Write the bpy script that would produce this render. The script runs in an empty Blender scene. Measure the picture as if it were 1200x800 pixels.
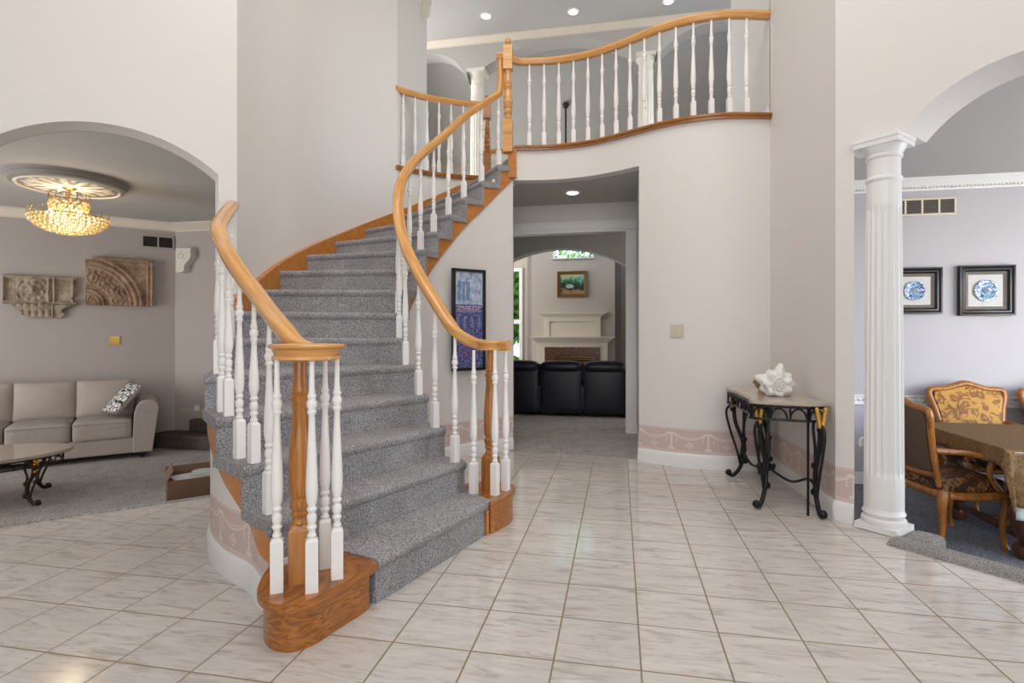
import bpy, bmesh, math, random
from mathutils import Vector, Matrix, noise
random.seed(7)
PI = math.pi
S = bpy.context.scene
COL = S.collection
# ------------------------------------------------------------------ camera, exposure, world, lights
CAM_H = 1.17
cam_data = bpy.data.cameras.new('camera'); cam = bpy.data.objects.new('camera', cam_data); COL.objects.link(cam)
cam.location = (0, 0, CAM_H); cam.rotation_euler = (PI/2, 0, 0)
cam_data.sensor_width = 36; cam_data.lens = 36*641/1200; cam_data.shift_y = -9/1200
cam_data.clip_start = .05; cam_data.clip_end = 200
S.camera = cam
S.view_settings.view_transform = 'Standard'; S.view_settings.look = 'None'
S.view_settings.gamma = 1; S.view_settings.use_curve_mapping = False
S.view_settings.exposure = 0.05
w = bpy.data.worlds.new('world'); S.world = w; w.use_nodes = True
nt = w.node_tree; nt.nodes.clear()
sky = nt.nodes.new('ShaderNodeTexSky'); sky.sky_type = 'NISHITA'
sky.sun_elevation = math.radians(48); sky.sun_rotation = math.radians(200); sky.sun_disc = False
bg = nt.nodes.new('ShaderNodeBackground'); bg.inputs[1].default_value = 1.1
wo = nt.nodes.new('ShaderNodeOutputWorld')
nt.links.new(sky.outputs[0], bg.inputs[0]); nt.links.new(bg.outputs[0], wo.inputs[0])

TH = math.atan(125/641)
A = Vector((math.sin(TH), math.cos(TH), 0)); B = Vector((math.cos(TH), -math.sin(TH), 0))
def W(b, a, z=0): return B*b + A*a + Vector((0, 0, z))
P0 = Vector((-2.12, 3.95, 0)); DL = Vector((.829, .559, 0)); NL = Vector((-.559, .829, 0))   # left arch wall
def L(x, y, z=0): return P0 + DL*x + NL*y + Vector((0, 0, z))
P1 = Vector((2.10, 3.356, 0)); DR = Vector((.559, -.829, 0)); NR = Vector((.829, .559, 0))   # right column wall
def Rr(x, y, z=0): return P1 + DR*x + NR*y + Vector((0, 0, z))
ANG_B = -TH; ANG_L = math.atan2(.559, .829); ANG_R = math.atan2(-.829, .559)

def area(name, loc, target, size, power, color=(1, 1, 1), size_y=None, spread=None):
    ld = bpy.data.lights.new(name, 'AREA'); ld.energy = power; ld.color = color; ld.size = size
    if size_y: ld.shape = 'RECTANGLE'; ld.size_y = size_y
    if spread: ld.spread = spread
    o = bpy.data.objects.new(name, ld); COL.objects.link(o); o.location = loc
    d = Vector(target) - Vector(loc); o.rotation_euler = d.to_track_quat('-Z', 'Y').to_euler()
    return o
def point(name, loc, power, color=(1, .9, .75), r=.08):
    ld = bpy.data.lights.new(name, 'POINT'); ld.energy = power; ld.color = color; ld.shadow_soft_size = r
    o = bpy.data.objects.new(name, ld); COL.objects.link(o); o.location = loc; return o
# unseen area lamps added behind the camera for assumed daylight, no entrance windows built
area('entrance_fill', (0.3, -2.0, 3.3), (0.1, 5, 1.6), 4.0, 116, (.97, .982, 1), 4.2)
area('entrance_fill_low', (-.2, -2.0, 1.3), (0, 5, 1.0), 3.2, 40, (.97, .985, 1), 1.8)
area('foyer_ceiling_fill', (-.1, 2.6, 5.75), (-.1, 2.6, 0), 3.0, 98, (1, .93, .86))  # added overhead fill under the closed foyer ceiling, no skylight built
area('living_room_fill', tuple(L(-4.6, 2.2, 1.0)), tuple(L(-1, 2.4, .9)), 2.4, 105, (1, .985, .97), 2.2)  # fill lamp added out of view to brighten the living room
area('dining_room_fill', tuple(W(5.9, 3.6, 1.2)), tuple(W(3, 5.2, 1.3)), 2.2, 115, (.96, .98, 1), 2.2)  # interior fill added off to the right, no window behind it
area('upper_hall_fill_left', tuple(W(-4.6, 7.6, 4.3)), tuple(W(0, 7.6, 4.6)), 1.3, 62, (1, .98, .95), 1.8)  # unseen fill added at the left hall end to lift the ceiling
area('upper_hall_fill_right', tuple(W(4.3, 7.3, 4.3)), tuple(W(0, 7.6, 4.6)), 1.3, 45, (1, .98, .95), 1.8)  # matching unseen fill added at the right hall end
area('family_room_fill', tuple(W(-3.9, 10.3, 2.4)), tuple(W(0, 10.6, 1.8)), 2.2, 105, (1, .99, .97), 3.0)  # fill lamp added by the left side wall, apart from the built windows
area('sofa_room_fill', tuple(W(3.7, 7.7, 1.5)), tuple(W(0, 7.3, 1.4)), 1.4, 45, (1, .98, .95), 1.4)  # unseen fill lamp added past the hall doorway
point('living_chandelier_light', tuple(L(-1.065, 2.587, 2.33)), 10, (1, .86, .62), .12)
# ------------------------------------------------------------------ node helpers / materials
def srgb(r, g, b):
    f = lambda c: (c/255/12.92 if c/255 <= .04045 else ((c/255+.055)/1.055)**2.4)
    return (f(r), f(g), f(b), 1)
class NT:
    def __init__(s, name):
        s.m = bpy.data.materials.new(name); s.m.use_nodes = True; s.t = s.m.node_tree
        s.b = s.t.nodes['Principled BSDF']
    def n(s, typ, **kw):
        x = s.t.nodes.new(typ)
        for k, v in kw.items():
            if k.startswith('i_'):
                key = k[2:]; key = int(key) if key.isdigit() else key.replace('_', ' ')
                s.set(x.inputs[key], v)
            else: setattr(x, k, v)
        return x
    def set(s, sock, v):
        if isinstance(v, bpy.types.NodeSocket): s.t.links.new(v, sock)
        else: sock.default_value = v
    def math(s, op, a, b=0.0, c=0.0):
        x = s.t.nodes.new('ShaderNodeMath'); x.operation = op
        s.set(x.inputs[0], a); s.set(x.inputs[1], b); s.set(x.inputs[2], c); return x.outputs[0]
    def mix(s, f, a, b):
        x = s.t.nodes.new('ShaderNodeMix'); x.data_type = 'RGBA'
        s.set(x.inputs[0], f); s.set(x.inputs[6], a); s.set(x.inputs[7], b); return x.outputs[2]
    def coord(s, which='Object', scale=(1, 1, 1), rot=(0, 0, 0), loc=(0, 0, 0)):
        c = s.t.nodes.new('ShaderNodeTexCoord'); m = s.t.nodes.new('ShaderNodeMapping')
        m.inputs['Scale'].default_value = scale; m.inputs['Rotation'].default_value = rot; m.inputs['Location'].default_value = loc
        s.t.links.new(c.outputs[which], m.inputs[0]); return m.outputs[0]
    def noise(s, vec, scale=5, detail=3, rough=.5, dist=0):
        x = s.n('ShaderNodeTexNoise'); x.inputs['Scale'].default_value = scale; x.inputs['Detail'].default_value = detail
        x.inputs['Roughness'].default_value = rough; x.inputs['Distortion'].default_value = dist
        s.t.links.new(vec, x.inputs['Vector']); return x.outputs['Fac']
    def ramp(s, fac, stops):
        x = s.n('ShaderNodeValToRGB'); s.set(x.inputs[0], fac); e = x.color_ramp.elements
        while len(e) < len(stops): e.new(.5)
        for i, (p, c) in enumerate(stops): e[i].position = p; e[i].color = c
        return x.outputs[0]
    def bump(s, h, strength=.2, dist=.01):
        x = s.n('ShaderNodeBump'); x.inputs['Strength'].default_value = strength; x.inputs['Distance'].default_value = dist
        s.set(x.inputs['Height'], h); s.t.links.new(x.outputs[0], s.b.inputs['Normal'])
    def out(s, color=None, rough=.5, metal=0, spec=None, **kw):
        if color is not None: s.set(s.b.inputs['Base Color'], color)
        s.set(s.b.inputs['Roughness'], rough); s.set(s.b.inputs['Metallic'], metal)
        if spec is not None: s.b.inputs['Specular IOR Level'].default_value = spec
        for k, v in kw.items(): s.set(s.b.inputs[k.replace('_', ' ')], v)
        return s.m
def paint(name, c, rough=.6, var=.03, scale=3):
    t = NT(name); n = t.noise(t.coord(), scale, 4)
    c2 = tuple(x*(1-var*2) for x in c[:3]) + (1,)
    t.bump(t.noise(t.coord(), 220, 2), .05, .002)
    return t.out(t.mix(n, c, c2), rough)
M = {}
M['ceiling'] = paint('ceiling_paint', srgb(196, 194, 191), .8)
M['ceiling_family'] = paint('ceiling_grey', srgb(188, 186, 182), .8)
M['white'] = paint('white_trim', srgb(236, 236, 236), .4, .01)
M['cream'] = paint('cream_trim', srgb(226, 216, 200), .5, .01)
M['baluster'] = paint('baluster_white', srgb(244, 243, 242), .38, .01)
M['taupe'] = paint('taupe_paint', srgb(186, 178, 174), .7, .03)
M['taupe_dark'] = paint('taupe_dark_paint', srgb(150, 144, 139), .7, .03)
M['family'] = paint('family_paint', srgb(196, 186, 176), .7, .03)
M['dining'] = paint('dining_paint', srgb(190, 187, 192), .6, .03)
M['plaster'] = paint('plaster', srgb(232, 226, 216), .7, .04, 30)
def wallpaper():
    t = NT('wallpaper'); uv = t.n('ShaderNodeTexCoord').outputs['UV']
    sep = t.n('ShaderNodeSeparateXYZ'); t.t.links.new(uv, sep.inputs[0]); u, v = sep.outputs[0], sep.outputs[1]
    mp = t.n('ShaderNodeMapping'); mp.inputs['Scale'].default_value = (2.5, 90, 1); t.t.links.new(uv, mp.inputs[0])
    weave = t.noise(mp.outputs[0], 2.2, 3)
    base = t.mix(weave, srgb(232, 229, 226), srgb(221, 218, 215))
    def between(x, lo, hi): return t.math('MULTIPLY', t.math('GREATER_THAN', x, lo), t.math('LESS_THAN', x, hi))
    P = .31
    x = t.math('MULTIPLY', t.math('SUBTRACT', t.math('FRACT', t.math('DIVIDE', u, P)), .5), P)   # -P/2..P/2
    ax = t.math('ABSOLUTE', x)
    q = t.math('POWER', t.math('DIVIDE', ax, P/2), 2.0)
    lines = []
    def near(expr, wd): return t.math('LESS_THAN', t.math('ABSOLUTE', expr), wd)
    lines.append(t.math('MULTIPLY', near(t.math('SUBTRACT', v, t.math('MULTIPLY_ADD', q, .055, .245)), .0045), between(v, .2, .30)))
    lines.append(t.math('MULTIPLY', near(t.math('SUBTRACT', v, t.math('MULTIPLY_ADD', q, .04, .262)), .0025), between(v, .2, .30)))
    wave = t.math('MULTIPLY', t.math('SINE', t.math('MULTIPLY', v, 260.)), .004)
    ex = t.math('SUBTRACT', ax, t.math('ADD', P/2-.008, wave))
    lines.append(t.math('MULTIPLY', t.math('GREATER_THAN', ex, 0.), between(v, .165, .30)))
    lines.append(t.math('MULTIPLY', t.math('GREATER_THAN', ax, P/2-.028), between(v, .152, .172)))
    lines.append(t.math('MULTIPLY', near(t.math('SUBTRACT', ax, P/2-.045), .003), between(v, .215, .298)))
    lines.append(t.math('MULTIPLY', near(t.math('SUBTRACT', ax, P/2-.022), .012), between(v, .292, .304)))
    d = t.math('ADD', t.math('DIVIDE', ax, .034), t.math('DIVIDE', t.math('ABSOLUTE', t.math('SUBTRACT', v, .192)), .03))
    lines.append(between(d, .78, 1.05)); lines.append(t.math('LESS_THAN', d, .35))
    lines.append(near(t.math('SUBTRACT', v, .143), .0025)); lines.append(near(t.math('SUBTRACT', v, .328), .0022))
    lines.append(near(t.math('SUBTRACT', v, .133), .0018))
    tot = lines[0]
    for l in lines[1:]: tot = t.math('MAXIMUM', tot, l)
    pink = t.mix(weave, srgb(214, 194, 188), srgb(204, 183, 178))
    band = t.mix(t.math('MULTIPLY', tot, .8), pink, srgb(236, 226, 220))
    c = t.mix(between(v, .126, .337), base, band)
    t.bump(weave, .12, .002)
    return t.out(c, .55)
M['wallpaper'] = wallpaper()
def carpet(name, c1, c2, c3, scale=1.0, bump=.9):
    t = NT(name); v = t.coord()
    n1 = t.noise(v, 170*scale, 3, .75); n2 = t.noise(v, 5, 4, .6)
    col = t.ramp(n1, [(.40, c1), (.5, c2), (.60, c3)])
    f = t.ramp(n2, [(.3, (.80, .80, .80, 1)), (.7, (1, 1, 1, 1))])
    mm = t.n('ShaderNodeMix'); mm.data_type = 'RGBA'; mm.blend_type = 'MULTIPLY'; mm.inputs[0].default_value = 1
    t.set(mm.inputs[6], col); t.set(mm.inputs[7], f)
    t.bump(n1, bump, .012)
    return t.out(mm.outputs[2], .95, spec=.1)
M['carpet'] = carpet('stair_carpet', srgb(118, 118, 126), srgb(174, 174, 179), srgb(224, 221, 220))
M['carpet_step_shaded'] = carpet('far_step_carpet_shaded', srgb(70, 62, 56), srgb(96, 86, 80), srgb(126, 116, 110), .6, .5)  # shade on the far steps put into a dark brown carpet colour
M['carpet_floor'] = carpet('floor_carpet', srgb(138, 134, 131), srgb(178, 173, 170), srgb(208, 204, 201), .6, .5)
M['carpet_dark'] = carpet('dining_carpet', srgb(96, 96, 102), srgb(134, 134, 140), srgb(165, 165, 170), .6, .5)
M['carpet_dining_edge'] = carpet('edge_carpet', srgb(120, 118, 116), srgb(168, 165, 162), srgb(208, 205, 202))
def oak(name, c1, c2, vert='z', uvmode=False, rough=.28):
    t = NT(name)
    sc = {'z': (26, 26, 1.6), 'x': (1.6, 26, 26), 'u': (1.2, 30, 30)}[vert]
    v = t.coord('UV' if uvmode else 'Object', sc)
    n1 = t.noise(v, 1.0, 5, .6, .8)
    v2 = t.coord('UV' if uvmode else 'Object', tuple(x*3 for x in sc)); n2 = t.noise(v2, 2., 2)
    g = t.math('MULTIPLY_ADD', n2, .35, t.math('MULTIPLY', n1, .75))
    col = t.ramp(g, [(.33, c1), (.62, c2)])
    t.bump(n2, .06, .002)
    return t.out(col, rough, Coat_Weight=.35, Coat_Roughness=.15)
OK1, OK2 = srgb(142, 84, 32), srgb(205, 142, 72)
M['oak'] = oak('oak_vertical', srgb(128, 76, 28), srgb(190, 126, 58))
M['oak_rail'] = oak('oak_rail', srgb(186, 124, 56), srgb(228, 172, 104), 'u', True, .25)
M['oak_board'] = oak('oak_board', srgb(168, 100, 36), srgb(200, 130, 56), 'x')
M['oak_dark'] = oak('oak_dark', srgb(128, 76, 30), srgb(174, 114, 54), 'x')
def plinth_wood():
    t = NT('oak_plinth'); v = t.coord('Object', (1.2, 1.2, 7))
    n = t.noise(v, 1.6, 3, .5, 1.2)
    wv = t.math('FRACT', t.math('MULTIPLY', n, 14.))
    col = t.ramp(wv, [(.0, srgb(128, 74, 26)), (.5, srgb(182, 116, 50)), (1, srgb(150, 90, 34))])
    return t.out(col, .3, Coat_Weight=.3, Coat_Roughness=.15)
M['plinth'] = plinth_wood()
def marble_floor():
    t = NT('marble_tile'); TS = .306
    v = t.coord('Object', (1, 1, 1))
    sep = t.n('ShaderNodeSeparateXYZ'); t.t.links.new(v, sep.inputs[0]); x, y = sep.outputs[0], sep.outputs[1]
    u = t.math('DIVIDE', x, TS); w_ = t.math('DIVIDE', y, TS)
    fu, fw = t.math('FRACT', u), t.math('FRACT', w_)
    g = .0105
    e = t.math('MINIMUM', t.math('MINIMUM', fu, t.math('SUBTRACT', 1., fu)), t.math('MINIMUM', fw, t.math('SUBTRACT', 1., fw)))
    grout = t.math('LESS_THAN', e, g)
    cid = t.n('ShaderNodeCombineXYZ'); t.set(cid.inputs[0], t.math('FLOOR', u)); t.set(cid.inputs[1], t.math('FLOOR', w_))
    wn = t.n('ShaderNodeTexWhiteNoise'); t.t.links.new(cid.outputs[0], wn.inputs[0])
    add = t.n('ShaderNodeVectorMath', operation='MULTIPLY_ADD'); t.t.links.new(wn.outputs['Color'], add.inputs[0])
    add.inputs[1].default_value = (9, 9, 9); t.t.links.new(v, add.inputs[2])
    mp = t.n('ShaderNodeMapping'); mp.inputs['Scale'].default_value = (5, 24, 1); mp.inputs['Rotation'].default_value = (0, 0, .12)
    t.t.links.new(add.outputs[0], mp.inputs[0])
    n1 = t.noise(mp.outputs[0], 1.0, 5, .6, 1.0)
    mp2 = t.n('ShaderNodeMapping'); mp2.inputs['Scale'].default_value = (14, 60, 1); t.t.links.new(add.outputs[0], mp2.inputs[0])
    n2 = t.noise(mp2.outputs[0], 1., 3, .5)
    n3 = t.noise(add.outputs[0], 2.2, 3, .5)
    c = t.ramp(n1, [(.34, srgb(178, 173, 168)), (.46, srgb(205, 201, 198)), (.7, srgb(219, 216, 213))])
    c = t.mix(t.ramp(n2, [(.66, (0, 0, 0, 1)), (.73, (1, 1, 1, 1))]), c, srgb(176, 164, 154))
    c = t.mix(t.math('MULTIPLY', n3, .35), c, srgb(206, 194, 184))
    c = t.mix(t.math('MULTIPLY', wn.outputs['Value'], .22), c, srgb(190, 182, 174))
    c = t.mix(grout, c, srgb(138, 122, 98))
    r = t.math('MULTIPLY_ADD', grout, .5, .10)
    t.bump(t.math('SUBTRACT', 1., grout), .3, .002)
    return t.out(c, r, spec=.5)
M['marble'] = marble_floor()
def simple(name, c, rough=.5, metal=0, bump=None, **kw):
    t = NT(name); n = t.noise(t.coord(), 14, 3)
    c2 = tuple(x*.88 for x in c[:3]) + (1,)
    if bump: t.bump(t.noise(t.coord(), bump[0], 3), bump[1], .004)
    return t.out(t.mix(n, c, c2), rough, metal, **kw)
M['iron'] = simple('wrought_iron', srgb(38, 38, 42), .38, .6, (60, .2))
M['bronze_iron'] = simple('bronzed_iron', srgb(62, 46, 36), .45, .5, (60, .2))
M['gold'] = simple('gilt', srgb(214, 168, 78), .35, .65, (90, .4))
M['brass'] = simple('brass', srgb(196, 160, 92), .3, 1.0)
M['black_frame'] = simple('black_frame', srgb(20, 19, 22), .3)
M['leather'] = simple('navy_black_leather', srgb(16, 18, 32), .38, 0, (35, .25))
M['vent_dark'] = simple('vent_dark', srgb(48, 44, 40), .8)
M['vent_mid'] = simple('vent_slat', srgb(120, 112, 104), .6)
M['stone_top'] = simple('table_marble', srgb(192, 180, 166), .14, 0, (8, .02))
M['shell'] = simple('shell_white', srgb(240, 238, 236), .45, 0, (70, .5))
M['coral'] = simple('coral_tan', srgb(176, 156, 116), .8, 0, (80, .8))
M['cardboard'] = simple('cardboard', srgb(116, 90, 70), .85)
M['paper'] = simple('paper_white', srgb(232, 230, 226), .7)
M['cable'] = simple('cable_white', srgb(220, 224, 220), .5)
M['switch'] = simple('switch_almond', srgb(214, 206, 190), .45)
M['green_leaf'] = simple('green_leaf', srgb(110, 168, 60), .7, 0, (9, .8))
M['bark'] = simple('bark', srgb(90, 70, 50), .9)
M['brick'] = simple('garden_brick', srgb(150, 84, 66), .9)
M['ground'] = simple('garden_ground', srgb(120, 130, 90), .95)
M['white_cloth'] = simple('white_cloth', srgb(216, 226, 226), .85)
def glass():
    t = NT('window_glass'); t.b.inputs['Transmission Weight'].default_value = 1; t.b.inputs['IOR'].default_value = 1.02
    return t.out((1, 1, 1, 1), .0)
M['glass'] = glass()
def picture_glass():
    t = NT('picture_glass'); t.b.inputs['Transmission Weight'].default_value = 1; t.b.inputs['IOR'].default_value = 1.3
    return t.out((1, 1, 1, 1), .02)
M['picture_glass'] = picture_glass()
def fabric(name, c1, c2, scale=240):
    t = NT(name); v = t.coord('Object', (1, 1, 1.)); n = t.noise(v, scale, 2, .6); n2 = t.noise(v, 4, 3)
    col = t.ramp(n, [(.35, c1), (.65, c2)])
    t.bump(n, .35, .004); return t.out(t.mix(t.math('MULTIPLY', n2, .25), col, c1), .9, spec=.15)
M['sofa'] = fabric('sofa_fabric', srgb(150, 140, 134), srgb(192, 183, 176))
M['sofa_pillow'] = fabric('sofa_pillow_fabric', srgb(166, 156, 149), srgb(204, 195, 188))
M['cloth_brown'] = fabric('brown_tablecloth', srgb(116, 90, 62), srgb(150, 120, 88), 60)
M['caned_back'] = fabric('chair_outer_back', srgb(96, 78, 62), srgb(124, 102, 84))
def damask(name, c1, c2, c3, sc=9):
    t = NT(name); v = t.coord('Object')
    n = t.noise(v, sc, 3, .55, 1.6); vo = t.n('ShaderNodeTexVoronoi'); vo.inputs['Scale'].default_value = sc*1.4
    t.t.links.new(v, vo.inputs['Vector'])
    g = t.math('ADD', t.math('MULTIPLY', n, .8), t.math('MULTIPLY', vo.outputs['Distance'], .35))
    col = t.ramp(g, [(.42, c1), (.5, c2), (.56, c3), (.62, c1)])
    return t.out(col, .6)
M['damask_gold'] = damask('gold_damask', srgb(196, 144, 54), srgb(120, 70, 26), srgb(152, 98, 36))
M['damask_seat'] = damask('brown_damask', srgb(66, 40, 24), srgb(160, 116, 66), srgb(104, 66, 38), 11)
M['chair_wood'] = oak('chair_fruitwood', srgb(112, 62, 20), srgb(180, 116, 48))
M['dark_wood'] = oak('table_dark_wood', srgb(50, 28, 16), srgb(98, 60, 36))
def bw_pillow():
    t = NT('black_white_print'); v = t.coord('Object', (1, 1, 1)); vo = t.n('ShaderNodeTexVoronoi', feature='DISTANCE_TO_EDGE')
    vo.inputs['Scale'].default_value = 17; t.t.links.new(v, vo.inputs['Vector'])
    return t.out(t.ramp(vo.outputs['Distance'], [(.06, srgb(28, 26, 32)), (.12, srgb(226, 224, 222))]), .85)
M['bw_pillow'] = bw_pillow()
def stone(name, c1, c2, c3):
    t = NT(name); v = t.coord('Object'); n = t.noise(v, 7, 6, .65); n2 = t.noise(v, 60, 3, .6)
    col = t.ramp(t.math('MULTIPLY_ADD', n2, .3, t.math('MULTIPLY', n, .8)), [(.35, c1), (.52, c2), (.72, c3)])
    t.bump(n2, .6, .006); return t.out(col, .9)
M['relief_grey'] = stone('relief_grey_stone', srgb(108, 96, 82), srgb(160, 146, 128), srgb(192, 180, 162))
M['relief_brown'] = stone('relief_brown_stone', srgb(104, 76, 60), srgb(156, 128, 106), srgb(190, 168, 144))
def verde(name):
    t = NT(name); n = t.noise(t.coord(), 14, 6, .7, 2)
    return t.out(t.ramp(n, [(.38, srgb(52, 34, 30)), (.5, srgb(120, 84, 70)), (.58, srgb(86, 58, 48)), (.68, srgb(178, 150, 126))]), .25)
M['fire_marble'] = verde('fireplace_marble')
def emit(name, c, s):
    t = NT(name); n = t.noise(t.coord(), 3, 1); t.b.inputs['Emission Strength'].default_value = s; t.b.inputs['Emission Color'].default_value = c
    return t.out(t.mix(n, c, c), .5)
M['lamp'] = emit('downlight_glow', (1, .93, .82, 1), 9)
M['bulb'] = emit('candle_bulb', (1, .92, .78, 1), 14)
def crystal():
    t = NT('amber_crystal'); n = t.noise(t.coord(), 30, 2)
    col = t.ramp(n, [(.35, srgb(238, 206, 136)), (.65, srgb(254, 244, 214))])
    t.b.inputs['Transmission Weight'].default_value = .45; t.b.inputs['Emission Color'].default_value = (1, .66, .24, 1); t.b.inputs['Emission Strength'].default_value = .06
    return t.out(col, .08)
M['crystal'] = crystal()
# ------------------------------------------------------------------ mesh builder
class MB:
    def __init__(s): s.v = []; s.uv = []; s.f = []; s.M = Matrix(); s.mi = 0; s.fm = []
    def add(s, vs, fs, uvs=None):
        o = len(s.v)
        for i, p in enumerate(vs):
            s.v.append(s.M @ Vector(p)); s.uv.append(uvs[i] if uvs else (p[0], p[2]))
        for f in fs: s.f.append([o+i for i in f]); s.fm.append(s.mi)
        return s
    def box(s, x0, x1, y0, y1, z0, z1):
        v = [(x, y, z) for z in (z0, z1) for x, y in ((x0, y0), (x1, y0), (x1, y1), (x0, y1))]
        return s.add(v, [(3, 2, 1, 0), (4, 5, 6, 7), (0, 1, 5, 4), (1, 2, 6, 5), (2, 3, 7, 6), (3, 0, 4, 7)])
    def prism(s, poly, z0, z1):
        n = len(poly); v = [(p[0], p[1], z0) for p in poly] + [(p[0], p[1], z1) for p in poly]
        return s.add(v, [tuple(range(n-1, -1, -1)), tuple(range(n, 2*n))] + [(i, (i+1) % n, n+(i+1) % n, n+i) for i in range(n)])
    def panel(s, fn, outline, depth):
        """outline of (u,z) in a wall plane, extruded by depth; fn(u,d,z)->world"""
        n = len(outline)
        v = [fn(u, 0, z) for u, z in outline] + [fn(u, depth, z) for u, z in outline]
        return s.add(v, [tuple(range(n)), tuple(range(2*n-1, n-1, -1))] + [((i+1) % n, i, n+i, n+(i+1) % n) for i in range(n)],
                     [(u, z) for u, z in outline]*2)
    def lathe(s, prof, c=(0, 0), n=16, rad=None):
        v, f = [], []
        for r, z in prof:
            for i in range(n):
                a = 2*PI*i/n; rr = rad(r, a, z) if rad else r
                v.append((c[0]+rr*math.cos(a), c[1]+rr*math.sin(a), z))
        for j in range(len(prof)-1):
            for i in range(n): f.append((j*n+i, j*n+(i+1) % n, (j+1)*n+(i+1) % n, (j+1)*n+i))
        f.append(tuple(range(n-1, -1, -1))); f.append(tuple((len(prof)-1)*n+i for i in range(n)))
        return s.add(v, f)
    def ball(s, c, r, n=8, m=6, sq=(1, 1, 1)):
        v, f = [], []
        for j in range(m+1):
            t = PI*j/m
            for i in range(n):
                a = 2*PI*i/n; v.append((c[0]+r*sq[0]*math.sin(t)*math.cos(a), c[1]+r*sq[1]*math.sin(t)*math.sin(a), c[2]-r*sq[2]*math.cos(t)))
        for j in range(m):
            for i in range(n): f.append((j*n+i, j*n+(i+1) % n, (j+1)*n+(i+1) % n, (j+1)*n+i))
        return s.add(v, f)
    def sweep(s, path, prof, closed_ends=True, vertical=False, u0=0):
        """profile (side, up) swept along a 3-D path; side stays horizontal"""
        n = len(prof); v, uv, f = [], [], []; side = None; u = u0
        for i, p in enumerate(path):
            p = Vector(p); a = Vector(path[max(i-1, 0)]); b = Vector(path[min(i+1, len(path)-1)]); t = (b-a).normalized()
            if i: u += (p-Vector(path[i-1])).length
            h = Vector((t.y, -t.x, 0))
            if h.length > .15 or side is None: side = h.normalized()
            up = Vector((0, 0, 1)) if vertical else side.cross(t).normalized()
            if up.z < -.5: up = -up
            for k, (sx, sz) in enumerate(prof):
                v.append(p + side*sx + up*sz); uv.append((u, k/n*.25))
        for i in range(len(path)-1):
            for k in range(n): f.append((i*n+k, i*n+(k+1) % n, (i+1)*n+(k+1) % n, (i+1)*n+k))
        if closed_ends: f.append(tuple(range(n))); f.append(tuple((len(path)-1)*n+k for k in range(n-1, -1, -1)))
        return s.add(v, f, uv)
    def tube(s, path, r, n=8, flat=1.0):
        path = [Vector(p) for p in path]; R = r if isinstance(r, (list, tuple)) else [r]*len(path)
        v, f = [], []; t0 = (path[1]-path[0]).normalized(); nrm = t0.orthogonal().normalized()
        for i, p in enumerate(path):
            t = (path[min(i+1, len(path)-1)]-path[max(i-1, 0)]).normalized()
            nrm = (nrm - t*nrm.dot(t)).normalized(); b = t.cross(nrm)
            for k in range(n):
                a = 2*PI*k/n; v.append(p + (nrm*math.cos(a) + b*math.sin(a)*flat)*R[i])
        for i in range(len(path)-1):
            for k in range(n): f.append((i*n+k, i*n+(k+1) % n, (i+1)*n+(k+1) % n, (i+1)*n+k))
        f.append(tuple(range(n-1, -1, -1))); f.append(tuple((len(path)-1)*n+k for k in range(n)))
        return s.add(v, f)
    def rbox(s, c, size, r=.2, puff=(0, 0, 0), n=9):
        """rounded, optionally puffed box; r is a fraction of each half size"""
        hx, hy, hz = [d/2 for d in size]; rm = r*min(hx, hy, hz)
        vs, fs = [], []
        for ax in range(3):
            for sg in (-1, 1):
                o = len(vs); a1, a2 = (ax+1) % 3, (ax+2) % 3
                for i in range(n):
                    for j in range(n):
                        q = [0, 0, 0]; q[ax] = sg; q[a1] = math.sin((-1+2*i/(n-1))*PI/2); q[a2] = math.sin((-1+2*j/(n-1))*PI/2)
                        pf = [q[k]*h for k, h in enumerate((hx, hy, hz))]
                        inn = [max(-h+rm, min(h-rm, x)) for x, h in zip(pf, (hx, hy, hz))]
                        d = Vector([pf[k]-inn[k] for k in range(3)])
                        if d.length > 1e-9: d = d.normalized()*rm
                        p = [inn[k]+d[k] for k in range(3)]
                        for k in range(3):
                            o1, o2 = (k+1) % 3, (k+2) % 3
                            p[k] += puff[k]*q[k]*(1-q[o1]**2)*(1-q[o2]**2)
                        vs.append((c[0]+p[0], c[1]+p[1], c[2]+p[2]))
                for i in range(n-1):
                    for j in range(n-1):
                        a = o+i*n+j; fs.append((a, a+n, a+n+1, a+1) if sg > 0 else (a, a+1, a+n+1, a+n))
        return s.add(vs, fs)
    def build(s, name, mat, parent=None, world=False, smooth=None, merge=True, bevel=0):
        me = bpy.data.meshes.new(name); vs = s.v
        if parent is not None and world:
            inv = parent.matrix_basis.inverted(); vs = [inv @ p for p in vs]
        me.from_pydata([tuple(p) for p in vs], [], s.f)
        ul = me.uv_layers.new(name='UVMap')
        for l in me.loops: ul.data[l.index].uv = s.uv[l.vertex_index]
        mats = mat if isinstance(mat, (list, tuple)) else [mat]
        for m in mats: me.materials.append(m)
        for p, mi in zip(me.polygons, s.fm): p.material_index = min(mi, len(mats)-1)
        bm = bmesh.new(); bm.from_mesh(me)
        if merge: bmesh.ops.remove_doubles(bm, verts=bm.verts, dist=1e-5)
        bmesh.ops.recalc_face_normals(bm, faces=bm.faces)
        bm.to_mesh(me); bm.free()
        if smooth is not None:
            me.polygons.foreach_set('use_smooth', [True]*len(me.polygons))
            try: me.set_sharp_from_angle(angle=math.radians(smooth))
            except Exception: pass
        o = bpy.data.objects.new(name, me); COL.objects.link(o)
        if parent is not None: o.parent = parent
        if bevel:
            b = o.modifiers.new('bevel', 'BEVEL'); b.width = bevel; b.segments = 2; b.limit_method = 'ANGLE'
        return o
def tag(o, label=None, cat=None, group=None, kind=None):
    if label: o['label'] = label
    if cat: o['category'] = cat
    if group: o['group'] = group
    if kind: o['kind'] = kind
    return o
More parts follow.
